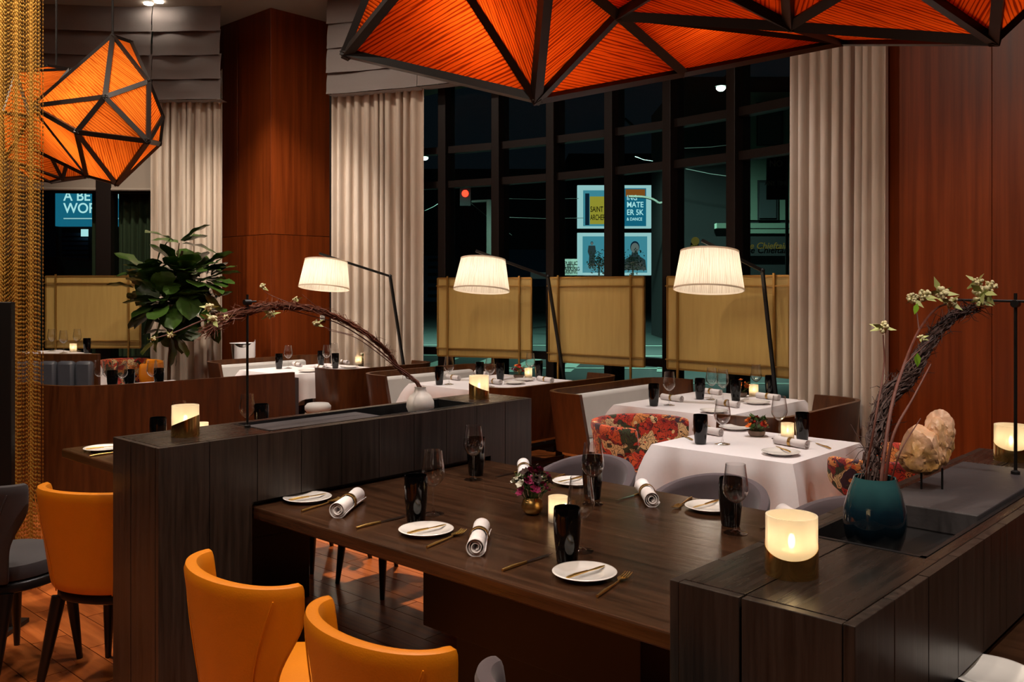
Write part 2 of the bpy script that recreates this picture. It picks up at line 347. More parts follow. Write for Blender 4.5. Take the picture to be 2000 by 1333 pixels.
# ================================================================== ROOM SHELL
floor = struct('floor', G().box(-13, 4, -4, 8.2, -.12, -.006), 'black_wood')
PL, PW = .62, .15
pm = G().box(.002, PL-.002, .002, PW-.002, -.02, 0).mesh('plank', 'floor_wood')
rest = G()
ZONES = [(-6.1, -1.9, 2.85, 4.7), (-5.6, -3.5, .9, 2.0), (-6.4, -4.4, 5.4, 6.9)]
for j in range(int(12/PW)):
    y = -3.9+j*PW; off = (j*.37 % 1)*PL
    for i in range(int(16/PL)):
        x = -12.5+i*PL+off; cx, cy = x+PL/2, y+PW/2
        if cy > 7.6 or cx > 3.5: continue
        if any(a < cx < b and c < cy < d for a, b, c, d in ZONES):
            o = bpy.data.objects.new('plank', pm); col.objects.link(o); o.parent = floor; o.location = (x, y, 0)
        elif -9 < cx < 2 and -1.5 < cy: rest.box(x+.002, x+PL-.002, y+.002, y+PW-.002, -.02, 0)
rest.build('floor_boards', 'floor_wood', floor, norm=False)['kind'] = 'stuff'
struct('ceiling', G().box(-13, 4, -4, 9.6, CEIL, CEIL+.1), 'plaster')
struct('wall_back', G().box(-13, 4, -4.1, -4, -.006, CEIL), 'mahogany')
struct('wall_side', G().box(4, 4.1, -4.1, 5.9, -.006, CEIL), 'mahogany')
struct('wall_left', G().box(-13.1, -13, -4.1, 3.4, -.006, CEIL), 'plaster')
# ---- bay window: mullions, transoms, panes on the ring
MU = [rphi(p) for p in (872, 977, 1085, 1200, 1315, 1442)]
dphi = (MU[-1]-MU[0])/5
MU = [MU[0]-2*dphi, MU[0]-dphi]+MU+[MU[-1]+dphi, MU[-1]+2*dphi]
def mullion(phi, parent, wd=.09, dp=.2, z0=0, z1=CEIL):
    g = G().box(-wd/2, wd/2, -dp/2, dp/2, z0, z1)
    o = g.build('mullion', 'bronze_frame', parent, bevel=.006); o.location = ring(phi); o.rotation_euler[2] = rrot(phi); return o
def bar(pa, pb, z, h, dp, name, mat, parent):
    v = pb-pa; L = v.length
    o = G().box(0, L, -dp/2, dp/2, z-h/2, z+h/2).build(name, mat, parent); o.location = (pa.x, pa.y, 0); o.rotation_euler[2] = math.atan2(v.y, v.x); return o
def window(name, phis, zs, mull=True):
    e = bpy.data.objects.new(name, None); col.objects.link(e); e['kind'] = 'structure'
    if mull:
        for p in phis: mullion(p, e)
    for p, q in zip(phis[:-1], phis[1:]):
        a, b = ring(p), ring(q)
        for z in zs[1:-1]: bar(a, b, z, .07, .10, 'transom', 'bronze_frame', e)
        for z, h in ((zs[0]+.04, .08), (zs[-1]-.04, .08)): bar(a, b, z, h, .12, 'frame', 'bronze_frame', e)
        for z0, z1 in zip(zs[:-1], zs[1:]): bar(a, b, (z0+z1)/2, z1-z0-.06, .012, 'pane', 'window_glass', e)
    return e
window('window_1', MU, [0, .9, 2.6, 2.95, CEIL])
LW = [rphi(p) for p in (-60, 70, 210, 330)]
window('window_2', LW, [0, .75, 2.62, CEIL])
for k, (p, q) in enumerate(((205, 172), (216, 300))):
    pass
# ---- curtains
def curtain(label, p0, p1, n, seed, dr=-.2, z0=.03, z1=3.9, amp=.055):
    a, b = rphi(p0), rphi(p1); rnd = random.Random(seed); ph = [0]
    for i in range(n): ph.append(ph[-1]+rnd.uniform(.55, 1.5))
    ph = [x/ph[-1] for x in ph]; am = [rnd.uniform(.6, 1.25) for _ in range(n+1)]; lean = [rnd.uniform(-.25, .25) for _ in range(n+1)]
    def fn(u, v):
        i = min(n-1, max(k for k in range(n) if ph[k] <= u)); t = (u-ph[i])/(ph[i+1]-ph[i])
        A = amp*(am[i]*(1-t)+am[i+1]*t)*(.75+.35*v*(1 if i % 2 else .7))
        s = math.cos(2*PI*t); s = math.copysign(abs(s)**.75, s)
        sh = (lean[i]*(1-t)+lean[i+1]*t)*.02*v+.012*math.sin(2*PI*t*2)/RR
        ang = a+(b-a)*u+sh*math.sin(PI*u)
        return tuple(ring(ang, dr-A*s, z1+(z0-z1)*v))
    o = G().grid(fn, n*14, 10).build('curtain', 'curtain_cloth', None, smooth=80, norm=False)
    return tag(o, label, 'curtain', 'pale floor length curtains along the bay window')
curtain('pale beige pleated curtain between wood column and left end of bay window', 668, 852, 11, 3)
curtain('pale beige pleated curtain between right end of bay window and wood wall', 1592, 1786, 9, 5, dr=-.22, amp=.06)
curtain('brownish beige pleated curtain behind the fiddle leaf fig', 311, 452, 9, 9, z1=3.9)
# added olive sheets imitating curtain reflections in the glass, either side of the mullion
def drape_reflection(label, p0, p1, n):
    m = o = None
    def fn(u, v): return tuple(ring(rphi(p0+(p1-p0)*u), .16+.03*math.sin(u*n*2*PI), .1+2.9*v))
    o = G().grid(fn, n*8, 2).build('drape_reflection', 'reflection_olive', None, smooth=80, norm=False)
    return tag(o, label, 'drape_reflection', 'olive sheets imitating reflections at the far window')
plain('reflection_olive', (70, 74, 52), .9, noise=.1)
drape_reflection('narrow olive sheet imitating a curtain reflection beside the glowing billboard window', 170, 198, 2)
drape_reflection('wide olive sheet imitating a curtain reflection behind the fig between mullion and curtain', 222, 330, 7)
m1 = mullion(rphi(209), bpy.data.objects['window_2'], .16, .24)
# pale roller blind over the far window
bl = thing('roller_blind', 'pale roller blind lowered over the top of the far window', 'blind')
g = G().grid(lambda u, v: tuple(ring(rphi(-60+400*u), -.10, 2.62+1.6*v)), 14, 1); g.build('blind_cloth', 'plaster', bl, norm=False, smooth=60)
g = G().tube([ring(rphi(-60+400*k/14), -.10, 2.62) for k in range(15)], .018, 8); g.build('bottom_rail', 'plaster', bl, smooth=60)
# ---- roman valances: four stacked folds per section
def valance(label, p0, p1, seed, dr=-.34):
    t = thing('roman_valance', label, 'valance', group='grey roman valances under the ceiling'); rnd = random.Random(seed)
    a, b = rphi(p0), rphi(p1); n = max(6, int((b-a)*RR/.08)); ns = max(1, round((b-a)*RR/.55))
    for k in range(4):
        z1 = 4.55-.255*k; z0 = z1-.275 if k < 3 else 3.55; sw = [rnd.uniform(.2, 1) for _ in range(ns+1)]
        def fn(u, v):
            w_ = u*ns; i = min(ns-1, int(w_)); f = w_-i
            sag = sw[i]*math.sin(PI*f)**2*math.sin(PI*min(1, v*1.1))*.035
            bow = .02*math.sin(PI*min(v*1.15, 1))+.04*v*v
            return tuple(ring(a+(b-a)*u, dr-bow-sag*.5+.01*math.sin(9*u+k*2), z1+(z0-z1)*v-sag*.25*(1 if .1 < v < .98 else 0)))
        g = G().grid(fn, n*2, 6)
        if k == 3: g.grid(lambda u, v: tuple(ring(a+(b-a)*u, dr-.012+.16*v, z0)), n, 1)
        g.build('fold', 'valance_cloth', t, smooth=50, norm=False)
    return t
valance('grey roman valance section above the far window blind', -60, 321, 1)
valance('short grey roman valance section beside the wood column', 323, 458, 2)
valance('grey roman valance section above the pale curtain right of the column', 670, 850, 3)
valance('grey roman valance section over the bay window behind the large pendant', 852, 1340, 4)
valance('grey roman valance section above the curtain by the wood wall', 1342, 1800, 5)
# ---- wood clad column and wall
CX, CY = -8.55, 5.43
cl = struct('column', G().box(CX-1.4, CX-.03, CY+.03, CY+1.0, 0, CEIL), 'black_wood')
for i in range(2):
    y0 = CY+i*.46
    for z0, z1 in ((0, 2.12), (2.125, CEIL)):
        G().box(CX-.03, CX, y0+.0015, y0+.4585, z0, z1).build('panel', 'mahogany', cl, bevel=.002)
        x1 = CX-i*.68
        G().box(x1-.6785, x1-.0015, CY-.0, CY+.03, z0, z1).build('panel', 'mahogany', cl, bevel=.002)
th = thing('thermostat', 'small white rectangular wall control on the wood column', 'thermostat', (CX, CY+.66, 1.24))
G().box(0, .015, -.03, .03, -.06, .06).build('cover', 'white_plastic', th, bevel=.004); G().box(.015, .018, -.018, .018, .01, .04).build('display', 'plaster', th)
# right hand wall: wood panels with hairline seams, running off the ring towards the viewer
wdir = cw(.62, -.785)-cw(0, 0); wdir.normalize(); wa = cw(*[(1733-1000)/F*6.0, 6.0])-wdir*.3
wr = bpy.data.objects.new('wall_right', None); col.objects.link(wr); wr['kind'] = 'structure'; wr.location = (wa.x, wa.y, 0); wr.rotation_euler[2] = math.atan2(wdir.y, wdir.x)
G().box(0, 4.6, .03, .3, 0, CEIL).build('wall_core', 'black_wood', wr)
xs = [0, .965, 1.7, 2.4, 3.1, 3.8, 4.5]
for a, b in zip(xs[:-1], xs[1:]):
    for z0, z1 in ((0, CEIL),): G().box(a+.0015, b-.0015, 0, .03, z0, z1).build('panel', 'mahogany', wr, bevel=.002)
# ---- ceiling downlights, with the added fill washes
def spot(i, x, y, ax, ay, watts, cone, c):
    t = thing('ceiling_spotlight', SPOT_L[i], 'spotlight', (x, y, CEIL), 0, 'small recessed ceiling spotlights')
    G().shell([(.05, -.012), (.062, -.012), (.062, .0), (.05, .0)], 16).build('trim_ring', 'white_plastic', t, smooth=40)
    G().lathe([(0, -.006), (.048, -.006), (.048, -.001), (0, -.001)], 16).build('lens', 'spot_face', t, smooth=40)
    d = bpy.data.lights.new('spot_lamp', 'SPOT'); d.energy = watts; d.color = c; d.spot_size = math.radians(cone); d.spot_blend = .7; d.shadow_soft_size = .05
    o = bpy.data.objects.new('spot_lamp', d); col.objects.link(o); o.parent = t; o.location = (0, 0, -.03)
    o.rotation_euler = (Vector((ax-x, ay-y, .75-CEIL))).to_track_quat('-Z', 'Y').to_euler()
AIMS = ['middle of the dark communal table', 'divider end of the communal table', 'planter end of the communal table', 'orange chair beyond the divider', 'pair of orange chairs', 'grey chair at the front', 'small white table', 'white table by the right lamp', 'white table by the middle lamp', 'white table by the far lamp', 'aisle behind the divider', 'curved wooden banquette', 'wood column', 'wood wall panels', 'fiddle leaf fig', 'quartz rock on planter', 'white vase on divider', 'metal chain curtain', 'grey front chair area as added wide fill', 'dark grey chair area as added wide fill', 'banquette area as added wide fill', 'divider area as added wide fill', 'far lamp table area as added wide fill', 'planter area as added wide fill']
SPOT_L = ['small round ceiling spotlight aimed at the '+a for a in AIMS]
for i, s in enumerate(SPOTS): spot(i, *s)
# twin lamp fitting seen at the top edge of the picture
t = thing('twin_spotlight', 'twin lit ceiling spotlight fitting near the far curtains', 'spotlight', tuple(Q(300, 3, 9.6)), .3)
G().box(-.16, .16, -.07, .07, -.004, .03).build('fitting', 'plaster', t)
for k in (-1, 1): G().lathe([(0, -.02), (.045, -.02), (.05, -.004)], 14, (k*.075, 0, 0)).build('lens', 'spot_face', t, smooth=40)
# ================================================================== COMMUNAL TABLE, DIVIDER AND PLANTER
PY0, PY1, PH = 1.45, 3.35, 1.01
TX0, TX1, TY0, TY1, TZ = -4.75, .72, 1.82, 3.05, .75
t = thing('communal_table', 'long dark oak communal table running through divider and planter', 'table', (0, 0, 0))
g = G().box(TX0, TX1, TY0, TY1, TZ-.045, TZ); g.build('tabletop', 'oak_table', t, bevel=.006)
for x0, x1 in ((-2.43, -1.5), (-4.7, -3.85), (-.2, .55)):
    p = G().box(x0, x1, 2.16, 2.72, .36, TZ-.045).build('pedestal', 'black_wood', t, bevel=.004)
    G().box(x0+.13, x1-.02, 2.2, 2.68, 0, .36).build('plinth', 'black_wood', p)
def divider(name, label, x0, x1, nplank, cat):
    t = thing(name, label, cat, ((x0+x1)/2, PY0, 0)); W = (x1-x0)/2; L = PY1-PY0; dz = .02
    ly = TY0-PY0-.01; hy = TY1-PY0+.01          # the table passes through between these
    core = G().box(-W+dz, W-dz, dz, ly-.005, 0, PH-dz); core.box(-W+dz, W-dz, hy+.005, L-dz, 0, PH-dz)
    core.build('frame', 'black_wood', t)
    G().box(-W+.035, W-.035, ly-.004, hy+.004, TZ+.001, PH-.10).build('bridge', 'black_wood', t)
    pw = L/nplank
    for s in (-1, 1):
        xa, xb = (-W, -W+dz) if s < 0 else (W-dz, W)
        for k in range(nplank):
            a, b = k*pw, (k+1)*pw; g = G(); over = b > ly and a < hy
            if a < ly < b: g.box(xa, xb, a+.0015, ly-.002, 0, TZ+.02)
            if a < hy < b: g.box(xa, xb, hy+.002, b-.0015, 0, TZ+.02)
            g.box(xa, xb, a+.0015, b-.0015, TZ+.02 if over else 0, PH+.003)
            g.build('plank', 'oak_dark', t, bevel=0 if over else .0015)
    for a, b in ((-W+dz, -.03), (-.027, W-dz)):
        for y0, y1 in ((0, dz), (L-dz, L)): G().box(a+.001, b-.001, y0, y1, 0, PH+.003).build('end_board', 'oak_dark', t, bevel=.0015)
    T0, T1 = .46, 1.56                              # tray opening
    for a, b in ((-W, -.03), (-.027, W)):
        aa, bb_ = max(a, -W+dz+.0008), min(b, W-dz-.0008)
        G().box(aa, bb_, dz+.0008, T0, PH-.018, PH+.004).build('top_board', 'oak_dark_x', t, bevel=.001)
        G().box(aa, bb_, T1, L-dz-.0008, PH-.018, PH+.004).build('top_board', 'oak_dark_x', t, bevel=.001)
    for a, b in ((-W+dz+.0008, -W+.045), (W-.045, W-dz-.0008)): G().box(a, b, T0, T1, PH-.018, PH+.004).build('top_rail', 'oak_dark_x', t, bevel=.002)
    tr = G().box(-W+.045, W-.045, T0, T1, PH-.06, PH-.04)
    tr.box(-W+.045, -W+.055, T0, T1, PH-.06, PH+.0055).box(W-.055, W-.045, T0, T1, PH-.06, PH+.0055).box(-W+.045, W-.045, T0, T0+.01, PH-.06, PH+.0055).box(-W+.045, W-.045, T1-.01, T1, PH-.06, PH+.0055)
    tr.build('tray', 'tray_black', t)
    return t
divider('divider', 'dark plank divider standing across the communal table beside orange chairs', -3.32, -2.97, 10, 'divider')
divider('planter', 'dark plank planter box holding teal vase and quartz rock', -.943, -.593, 11, 'planter')
PT = PH+.004; TRZ = PH-.04
# slate slab in the planter's tray
s = G().box(-.886, -.65, 2.30, 2.985, TRZ, PT+.012).build('slate_slab', 'slate', None, bevel=.003); tag(s, 'grey slate slab lying in the planter tray under the rock', 'slab')
s = G().box(-3.26, -3.03, 1.95, 2.5, TRZ, TRZ+.035).build('slate_slab', 'slate', None, bevel=.003); tag(s, 'dark slate slab lying in the divider tray', 'slab')
# ------------------------------------------------------------------ tableware prototypes
def candle_holder():
    t = thing('candle_holder', '', 'candle holder'); R, H = .048, .112
    n = 40
    def sl(a): return .057+.02*math.cos(a-2.2)
    g = G(); v = []; f = []
    for i in range(n):
        a = 2*PI*i/n; c, s_ = math.cos(a), math.sin(a)
        for r, z in ((R+.0015, .0), (R+.0015, sl(a)), (R+.0005, sl(a)), (R+.0005, .0)): v.append((r*c, r*s_, z))
    for i in range(n):
        j = (i+1) % n
        for k in range(4): f.append((i*4+k, j*4+k, j*4+(k+1) % 4, i*4+(k+1) % 4))
    g.add(v, f).build('sleeve', 'brass', t, smooth=40)
    G().shell([(R, .004), (R, H), (R-.004, H), (R-.004, .012)], 40).build('glass_cup', 'frosted_glass', t, smooth=40)
    G().lathe([(0, .002), (R-.004, .002), (R-.004, .012), (0, .012)], 24).build('base', 'brass', t, smooth=40)
    G().lathe([(0, .0125), (.02, .0125), (.02, .045), (0, .045)], 20).build('candle', 'wax', t, smooth=40)
    G().sph((0, 0, .062), (.007, .007, .015), 8, 6).build('flame', 'flame', t, smooth=80)
    plight('candle_glow', (0, 0, .072), .32, (1, .72, .42), t, .012)
    return Proto(t)
CH = candle_holder()
def votive():
    t = thing('votive_candle', '', 'candle'); R, H = .034, .085
    G().shell([(R, .0), (R, H), (R-.004, H), (R-.004, .008), (.001, .008), (.001, 0)], 28).build('cup', 'frosted_glass', t, smooth=40)
    G().lathe([(0, .0085), (.02, .0085), (.02, .032), (0, .032)], 16).build('candle', 'wax', t, smooth=40)
    G().sph((0, 0, .048), (.005, .005, .012), 8, 6).build('flame', 'flame', t, smooth=80)
    plight('candle_glow', (0, 0, .05), .2, (1, .72, .44), t, .012)
    return Proto(t)
VO = votive()
def wine_glass():
    t = thing('wine_glass', '', 'wine glass')
    outer = [(.004, .098), (.012, .1), (.028, .113), (.039, .130), (.0425, .146), (.040, .170), (.0355, .200), (.0325, .226)]
    inner = [(r-.0013, z+.0008) for r, z in reversed(outer)][:-1]
    G().shell(outer+[(.032, .2275)]+inner[1:]+[(.0005, .102), (.0005, .098)], 32).build('bowl', 'glass_clear', t, smooth=60)
    G().lathe([(.0045, .0985), (.0036, .085), (.0034, .03), (.006, .012), (.018, .0055)], 14).build('stem', 'glass_clear', t, smooth=60)
    G().lathe([(0, .0), (.039, .0), (.0395, .0015), (.03, .003), (.018, .0055), (0, .007)], 28).build('foot', 'glass_clear', t, smooth=60)
    return Proto(t)
WG = wine_glass()
def tumbler():
    prof = [(0, 0), (.028, 0), (.031, .004), (.0385, .075), (.0405, .12), (.0395, .158), (.0385, .162), (.0365, .161), (.037, .12), (.034, .06), (.027, .014), (0, .012)]
    o = G().lathe(prof, 36).build('black_tumbler', 'glass_black', None, smooth=50); tag(o, 'x', 'tumbler'); return Proto(o)
TU = tumbler()
def plate():
    prof = [(0, .003), (.045, .003), (.048, 0), (.052, 0), (.054, .004), (.088, .013), (.091, .0155), (.089, .0172), (.084, .0165), (.057, .0085), (.053, .0068), (0, .0065)]
    o = G().lathe(prof, 48).build('side_plate', 'china_white', None, smooth=60); tag(o, 'x', 'plate'); return Proto(o)
PLT = plate()
def knife():
    t = thing('table_knife', '', 'knife'); G().tube([(0, -.115, .004), (0, -.07, .0055), (0, -.01, .0042)], [.0042, .005, .0035], 8).build('handle', 'gold_cutlery', t, smooth=60)
    G().prism([(-.003, -.012), (.004, -.012), (.0075, .03), (.0075, .075), (.002, .108), (-.004, .1), (-.004, .02)], .003, .0048).build('blade', 'steel', t); return Proto(t)
KN = knife()
def bknife():
    t = thing('butter_knife', '', 'knife'); G().tube([(0, -.085, .004), (0, -.05, .0052), (0, .0, .004)], [.0036, .0045, .003], 8).build('handle', 'gold_cutlery', t, smooth=60)
    G().prism([(-.003, -.002), (.003, -.002), (.0075, .03), (.007, .06), (.001, .076), (-.004, .06)], .003, .0045).build('blade', 'gold_cutlery', t); return Proto(t)
BK = bknife()
def fork():
    t = thing('table_fork', '', 'fork'); G().tube([(0, -.11, .0045), (0, -.06, .0055), (0, .0, .0048), (0, .035, .006)], [.004, .0048, .003, .0028], 8).build('handle', 'gold_cutlery', t, smooth=60)
    h = G().grid(lambda u, v: ((u-.5)*.024*(.35+.65*min(1, v*2.2)), .03+.034*v, .007+.004*(2*u-1)**2-.002*v+0), 6, 5).grid(lambda u, v: ((u-.5)*.024*(.35+.65*min(1, v*2.2)), .03+.034*v, .0055+.004*(2*u-1)**2-.002*v), 6, 5).build('head', 'gold_cutlery', t, smooth=80)
    for k in range(4): G().tube([(-.0102+.0068*k, .062, .006), (-.0102+.0068*k, .085, .0085), (-.0102+.0068*k, .1, .0125)], [.0021, .0018, .001], 6).build('tine', 'gold_cutlery', h, smooth=60)
    return Proto(t)
FK = fork()
def napkin():
    t = thing('rolled_napkin', '', 'napkin'); L = .125; n = 70; v = []; f = []
    sp = [((.006+.0215*(k/n))*math.cos(k/n*2*PI*3.2-PI/2), (.006+.0215*(k/n))*math.sin(k/n*2*PI*3.2-PI/2)+.0275) for k in range(n+1)]
    for j in range(7):
        y = -L+2*L*j/6; w_ = 1+.10*(abs(j-3)/3)**2-.05*(j == 3)
        for k, (x, z) in enumerate(sp): v.append((x*w_, y+.004*math.sin(k*.2+j), max(.001, .0275+(z-.0275)*w_)))
    for j in range(6):
        for k in range(n): f.append((j*(n+1)+k, j*(n+1)+k+1, (j+1)*(n+1)+k+1, (j+1)*(n+1)+k))
    g = G().add(v, f); c = g.build('cloth', 'napkin_white', t, smooth=70, norm=False)
    so = c.modifiers.new('thick', 'SOLIDIFY'); so.thickness = .0022
    G().shell([(.0285, -.011), (.0305, -.011), (.0305, .011), (.0285, .011)], 24).xf((0, 0, .0275), rx=PI/2).build('ring', 'brass_satin', t, smooth=40)
    return Proto(t)
NK = napkin()
# ------------------------------------------------------------------ candles on divider and planter
CH.put((-3.145, PY0+.19, PT), -1.45, 'brass and frosted candle holder at near end of the divider')
CH.put((-3.145, PY0+1.71, PT), -4.6, 'brass and frosted candle holder at far end of divider near white vase')
CH.put((-.79, PY0+.185, PT), -.18, 'large looking brass and frosted candle holder beside teal vase, nearest the camera')
CH.put((-.80, PY0+1.72, PT), -.2, 'brass and frosted candle holder behind rod against wood wall')
# ------------------------------------------------------------------ place settings on the communal table
SIDE = [('near-side setting closest to the divider', -2.69), ('middle near-side setting between orange chairs', -2.02), ('near-side setting beside the planter', -1.36)]
for d, x in SIDE:
    PLT.put((x-.225, 2.01, TZ), 0, 'white side plate at the '+d, 'side plates on the communal table')
    BK.put((x-.215, 2.01, TZ+.0135), -.05, 'gold butter knife resting on plate, '+d, 'butter knives')
    FK.put((x-.115, 2.0, TZ), .22, 'gold table fork at the '+d, 'forks')
    if x < -1.5: NK.put((x+.0, 2.03, TZ), .62 if x < -2.5 else .70, 'white rolled napkin with brass ring, '+d, 'rolled napkins')
    KN.put((x+.235, 2.0, TZ), .02, 'gold handled table knife at the '+d, 'table knives')
    if x < -1.5: TU.put((x+.315, 2.08, TZ), 0, 'tall black tumbler at the '+d, 'black tumblers')
    WG.put((x+.275, 2.195, TZ), 0, 'stemmed wine glass behind tumbler, '+d, 'wine glasses')
FAR = [('far-side setting closest to the divider', -2.72), ('middle far-side setting', -2.09), ('far-side setting behind teal vase', -1.50)]
for i, (d, x) in enumerate(FAR):
    WG.put((x, 2.70, TZ), 0, 'tall stemmed wine glass at the '+d, 'wine glasses')
    TU.put((x-.06, 2.775, TZ), 0, 'tall black tumbler at the '+d, 'black tumblers')
    KN.put((x+.04, 2.90, TZ), PI+.0, 'gold handled table knife at the '+d, 'table knives')
    NK.put((x+.105+.02*(i > 1), 2.90, TZ), .75 if i < 2 else .9, 'white rolled napkin with brass ring, '+d, 'rolled napkins')
    if i < 2:
        FK.put((x+.25, 2.92, TZ), PI+.25, 'gold table fork at the '+d, 'forks')
        PLT.put((x+.365, 2.92, TZ), 0, 'white side plate at the '+d, 'side plates on the communal table')
        BK.put((x+.345, 2.92, TZ+.0135), PI-.05, 'gold butter knife resting on plate, '+d, 'butter knives')
VO.put(tuple(P(1090, 1018, TZ)), 0, 'frosted votive candle beside dark flowers on the communal table', 'votive candles')
PLT.put(tuple(P(1932, 1326, TZ)), 0, 'white side plate on table at the right beyond the planter', 'side plates on the communal table')
# beyond the divider
d = 'table end beyond the divider'
PLT.put((-4.55, 1.94, TZ), 0, 'white side plate at near corner of the '+d, 'side plates on the communal table')
BK.put((-4.54, 1.94, TZ+.0135), -.1, 'gold butter knife on corner plate, '+d, 'butter knives'); FK.put((-4.43, 1.93, TZ), .1, 'gold fork beside corner plate, '+d, 'forks')
VO.put((-4.52, 2.45, TZ), 0, 'frosted votive candle glowing on the '+d, 'votive candles')
TU.put((-4.36, 2.13, TZ), 0, 'black tumbler on near side of the '+d, 'black tumblers'); WG.put((-4.40, 2.26, TZ), 0, 'wine glass on near side of the '+d, 'wine glasses')
WG.put((-4.42, 2.66, TZ), 0, 'wine glass behind the thin rod, '+d, 'wine glasses'); TU.put((-4.44, 2.76, TZ), 0, 'black tumbler behind the thin rod, '+d, 'black tumblers')
# ------------------------------------------------------------------ flowers
def bouquet(name, label, loc, bowl, hues, n=16, spread=.05, h=.075, seed=1):
    rnd = random.Random(seed); t = thing(name, label, 'flowers', loc)
    if bowl == 'ball': G().lathe([(0, 0), (.02, 0), (.034, .012), (.040, .032), (.034, .052), (.024, .06), (.022, .058), (.031, .048), (.036, .032), (.03, .014), (0, .006)], 24).build('bowl', 'brass_satin', t, smooth=60); z0 = .05
    else: G().lathe([(0, 0), (.034, 0), (.044, .012), (.046, .03), (.043, .03), (.041, .014), (0, .008)], 24).build('bowl', 'stone_brown', t, smooth=60); z0 = .02
    st = G()
    for k in range(n):
        a = rnd.uniform(0, 2*PI); r = spread*math.sqrt(rnd.random()); z = z0+h*rnd.uniform(.45, 1)*(1.15-.5*r/spread)
        p = Vector((r*math.cos(a), r*math.sin(a), z)); st.tube([(p.x*.3, p.y*.3, z0-.02), p], .0014, 5)
        g = G(); hue = hues[k % len(hues)]; nv = Vector((p.x, p.y, .05)).normalized(); q = nv.to_track_quat('Z', 'Y').to_matrix()
        for m_ in range(9):
            b = 2*PI*m_/9; tilt = .5+.5*(m_ % 3)/2; R_ = rnd.uniform(.015, .024)
            c = Vector((math.cos(b), math.sin(b), 0))*R_*.6*math.sin(tilt+.5)+Vector((0, 0, R_*.5*math.cos(tilt)))
            pt = [Vector((0, 0, 0)), c+Vector((-math.sin(b), math.cos(b), 0))*R_*.45, c*1.75, c+Vector((math.sin(b), -math.cos(b), 0))*R_*.45]
            g.add([p+q @ v_ for v_ in pt], [(0, 1, 2), (0, 2, 3)])
        g.sph(p+q @ Vector((0, 0, .003)), .005, 6, 5)
        g.build('flower', hue, t, norm=False)
    lf = G()
    for k in range(n):
        a = rnd.uniform(0, 2*PI); r = spread*rnd.uniform(.5, 1.15); z = z0+h*rnd.uniform(.1, .75); d_ = Vector((math.cos(a), math.sin(a), rnd.uniform(.1, .8))).normalized(); p = Vector((r*.5*math.cos(a), r*.5*math.sin(a), z))
        s_ = d_.cross(Vector((0, 0, 1))).normalized()*.009; lf.add([p, p+d_*.025+s_*1.3, p+d_*.055, p+d_*.025-s_*1.3], [(0, 1, 2), (0, 2, 3)])
    lf.build('leaves', 'leaf_green', t, norm=False); st.build('stems', 'leaf_green', t)
    return t
plain('stone_brown', (112, 92, 78), .7, noise=.2)
bouquet('flower_arrangement', 'small brass bowl of magenta and white flowers on the communal table', tuple(P(1040, 1005, TZ)), 'ball', ['flower_magenta', 'flower_magenta', 'twig_dark', 'flower_magenta', 'flower_white', 'twig_dark'], 34, .062, .115, 3)
# ------------------------------------------------------------------ vases, rods and branches
def vase(name, label, loc, prof, mat):
    o = G().lathe(prof, 48).build(name, mat, None, smooth=60, loc=loc); return tag(o, label, 'vase')
TV = Vector((-.785, 2.03, TRZ)); WV = Vector((-3.145, 2.78, TRZ))
vase('teal_vase', 'glossy teal and black glazed vase on the planter', TV, [(r, z*1.17) for r, z in ((0, 0), (.043, 0), (.052, .006), (.063, .035), (.067, .06), (.065, .085), (.055, .118), (.046, .138), (.044, .144), (.041, .143), (.043, .136), (.052, .116), (.061, .083), (.063, .06), (.059, .036), (.047, .012), (0, .008))], 'teal_glaze')
vase('white_vase', 'round matte white bottle vase on the divider', WV, [(0, 0), (.04, 0), (.052, .01), (.064, .04), (.062, .065), (.048, .092), (.03, .108), (.025, .122), (.027, .132), (.023, .132), (.021, .122), (.026, .106), (.044, .09), (.056, .064), (.058, .04), (.046, .014), (0, .008)], 'ceramic_white')
def rod(label, x, y, arm):
    t = thing('rod_stand', label, 'rod stand', (x, y, PT if arm is None else PT))
    G().lathe([(0, 0), (.012, 0), (.012, .008), (.005, .012), (0, .012)], 16).build('foot', 'iron_black', t, smooth=40)
    G().cyl((0, 0, .005), (0, 0, .515), .0048, n=10).build('pole', 'iron_black', t, smooth=40)
    G().cyl((0, -.014, .485), (0, .014, .485), .011, n=12).build('clamp', 'iron_black', t, smooth=40)
    if arm: G().cyl(Vector(arm[0]), Vector(arm[1]), .004, n=8).build('arm', 'iron_black', t, smooth=40)
    return t
rod('thin dark metal rod on the divider holding up the arching branch', -3.155, 1.90, ((-.01, -.01, .485), (.008, .035, .488)))
t = rod('thin black metal rod on the planter clamping the branch end', -.715, 2.88, ((.12, .03, .49), (-.14, -.05, .495)))
t.location.z = PT+.012
def curve(pts, n):      # Catmull-Rom through points
    p = [pts[0]*2-pts[1]]+list(pts)+[pts[-1]*2-pts[-2]]; out = []
    for i in range(1, len(p)-2):
        for k in range(n):
            t_ = k/n; a, b, c, d_ = p[i-1], p[i], p[i+1], p[i+2]
            out.append(.5*((2*b)+(c-a)*t_+(2*a-5*b+4*c-d_)*t_*t_+(3*b-a-3*c+d_)*t_**3))
    out.append(Vector(pts[-1])); return out
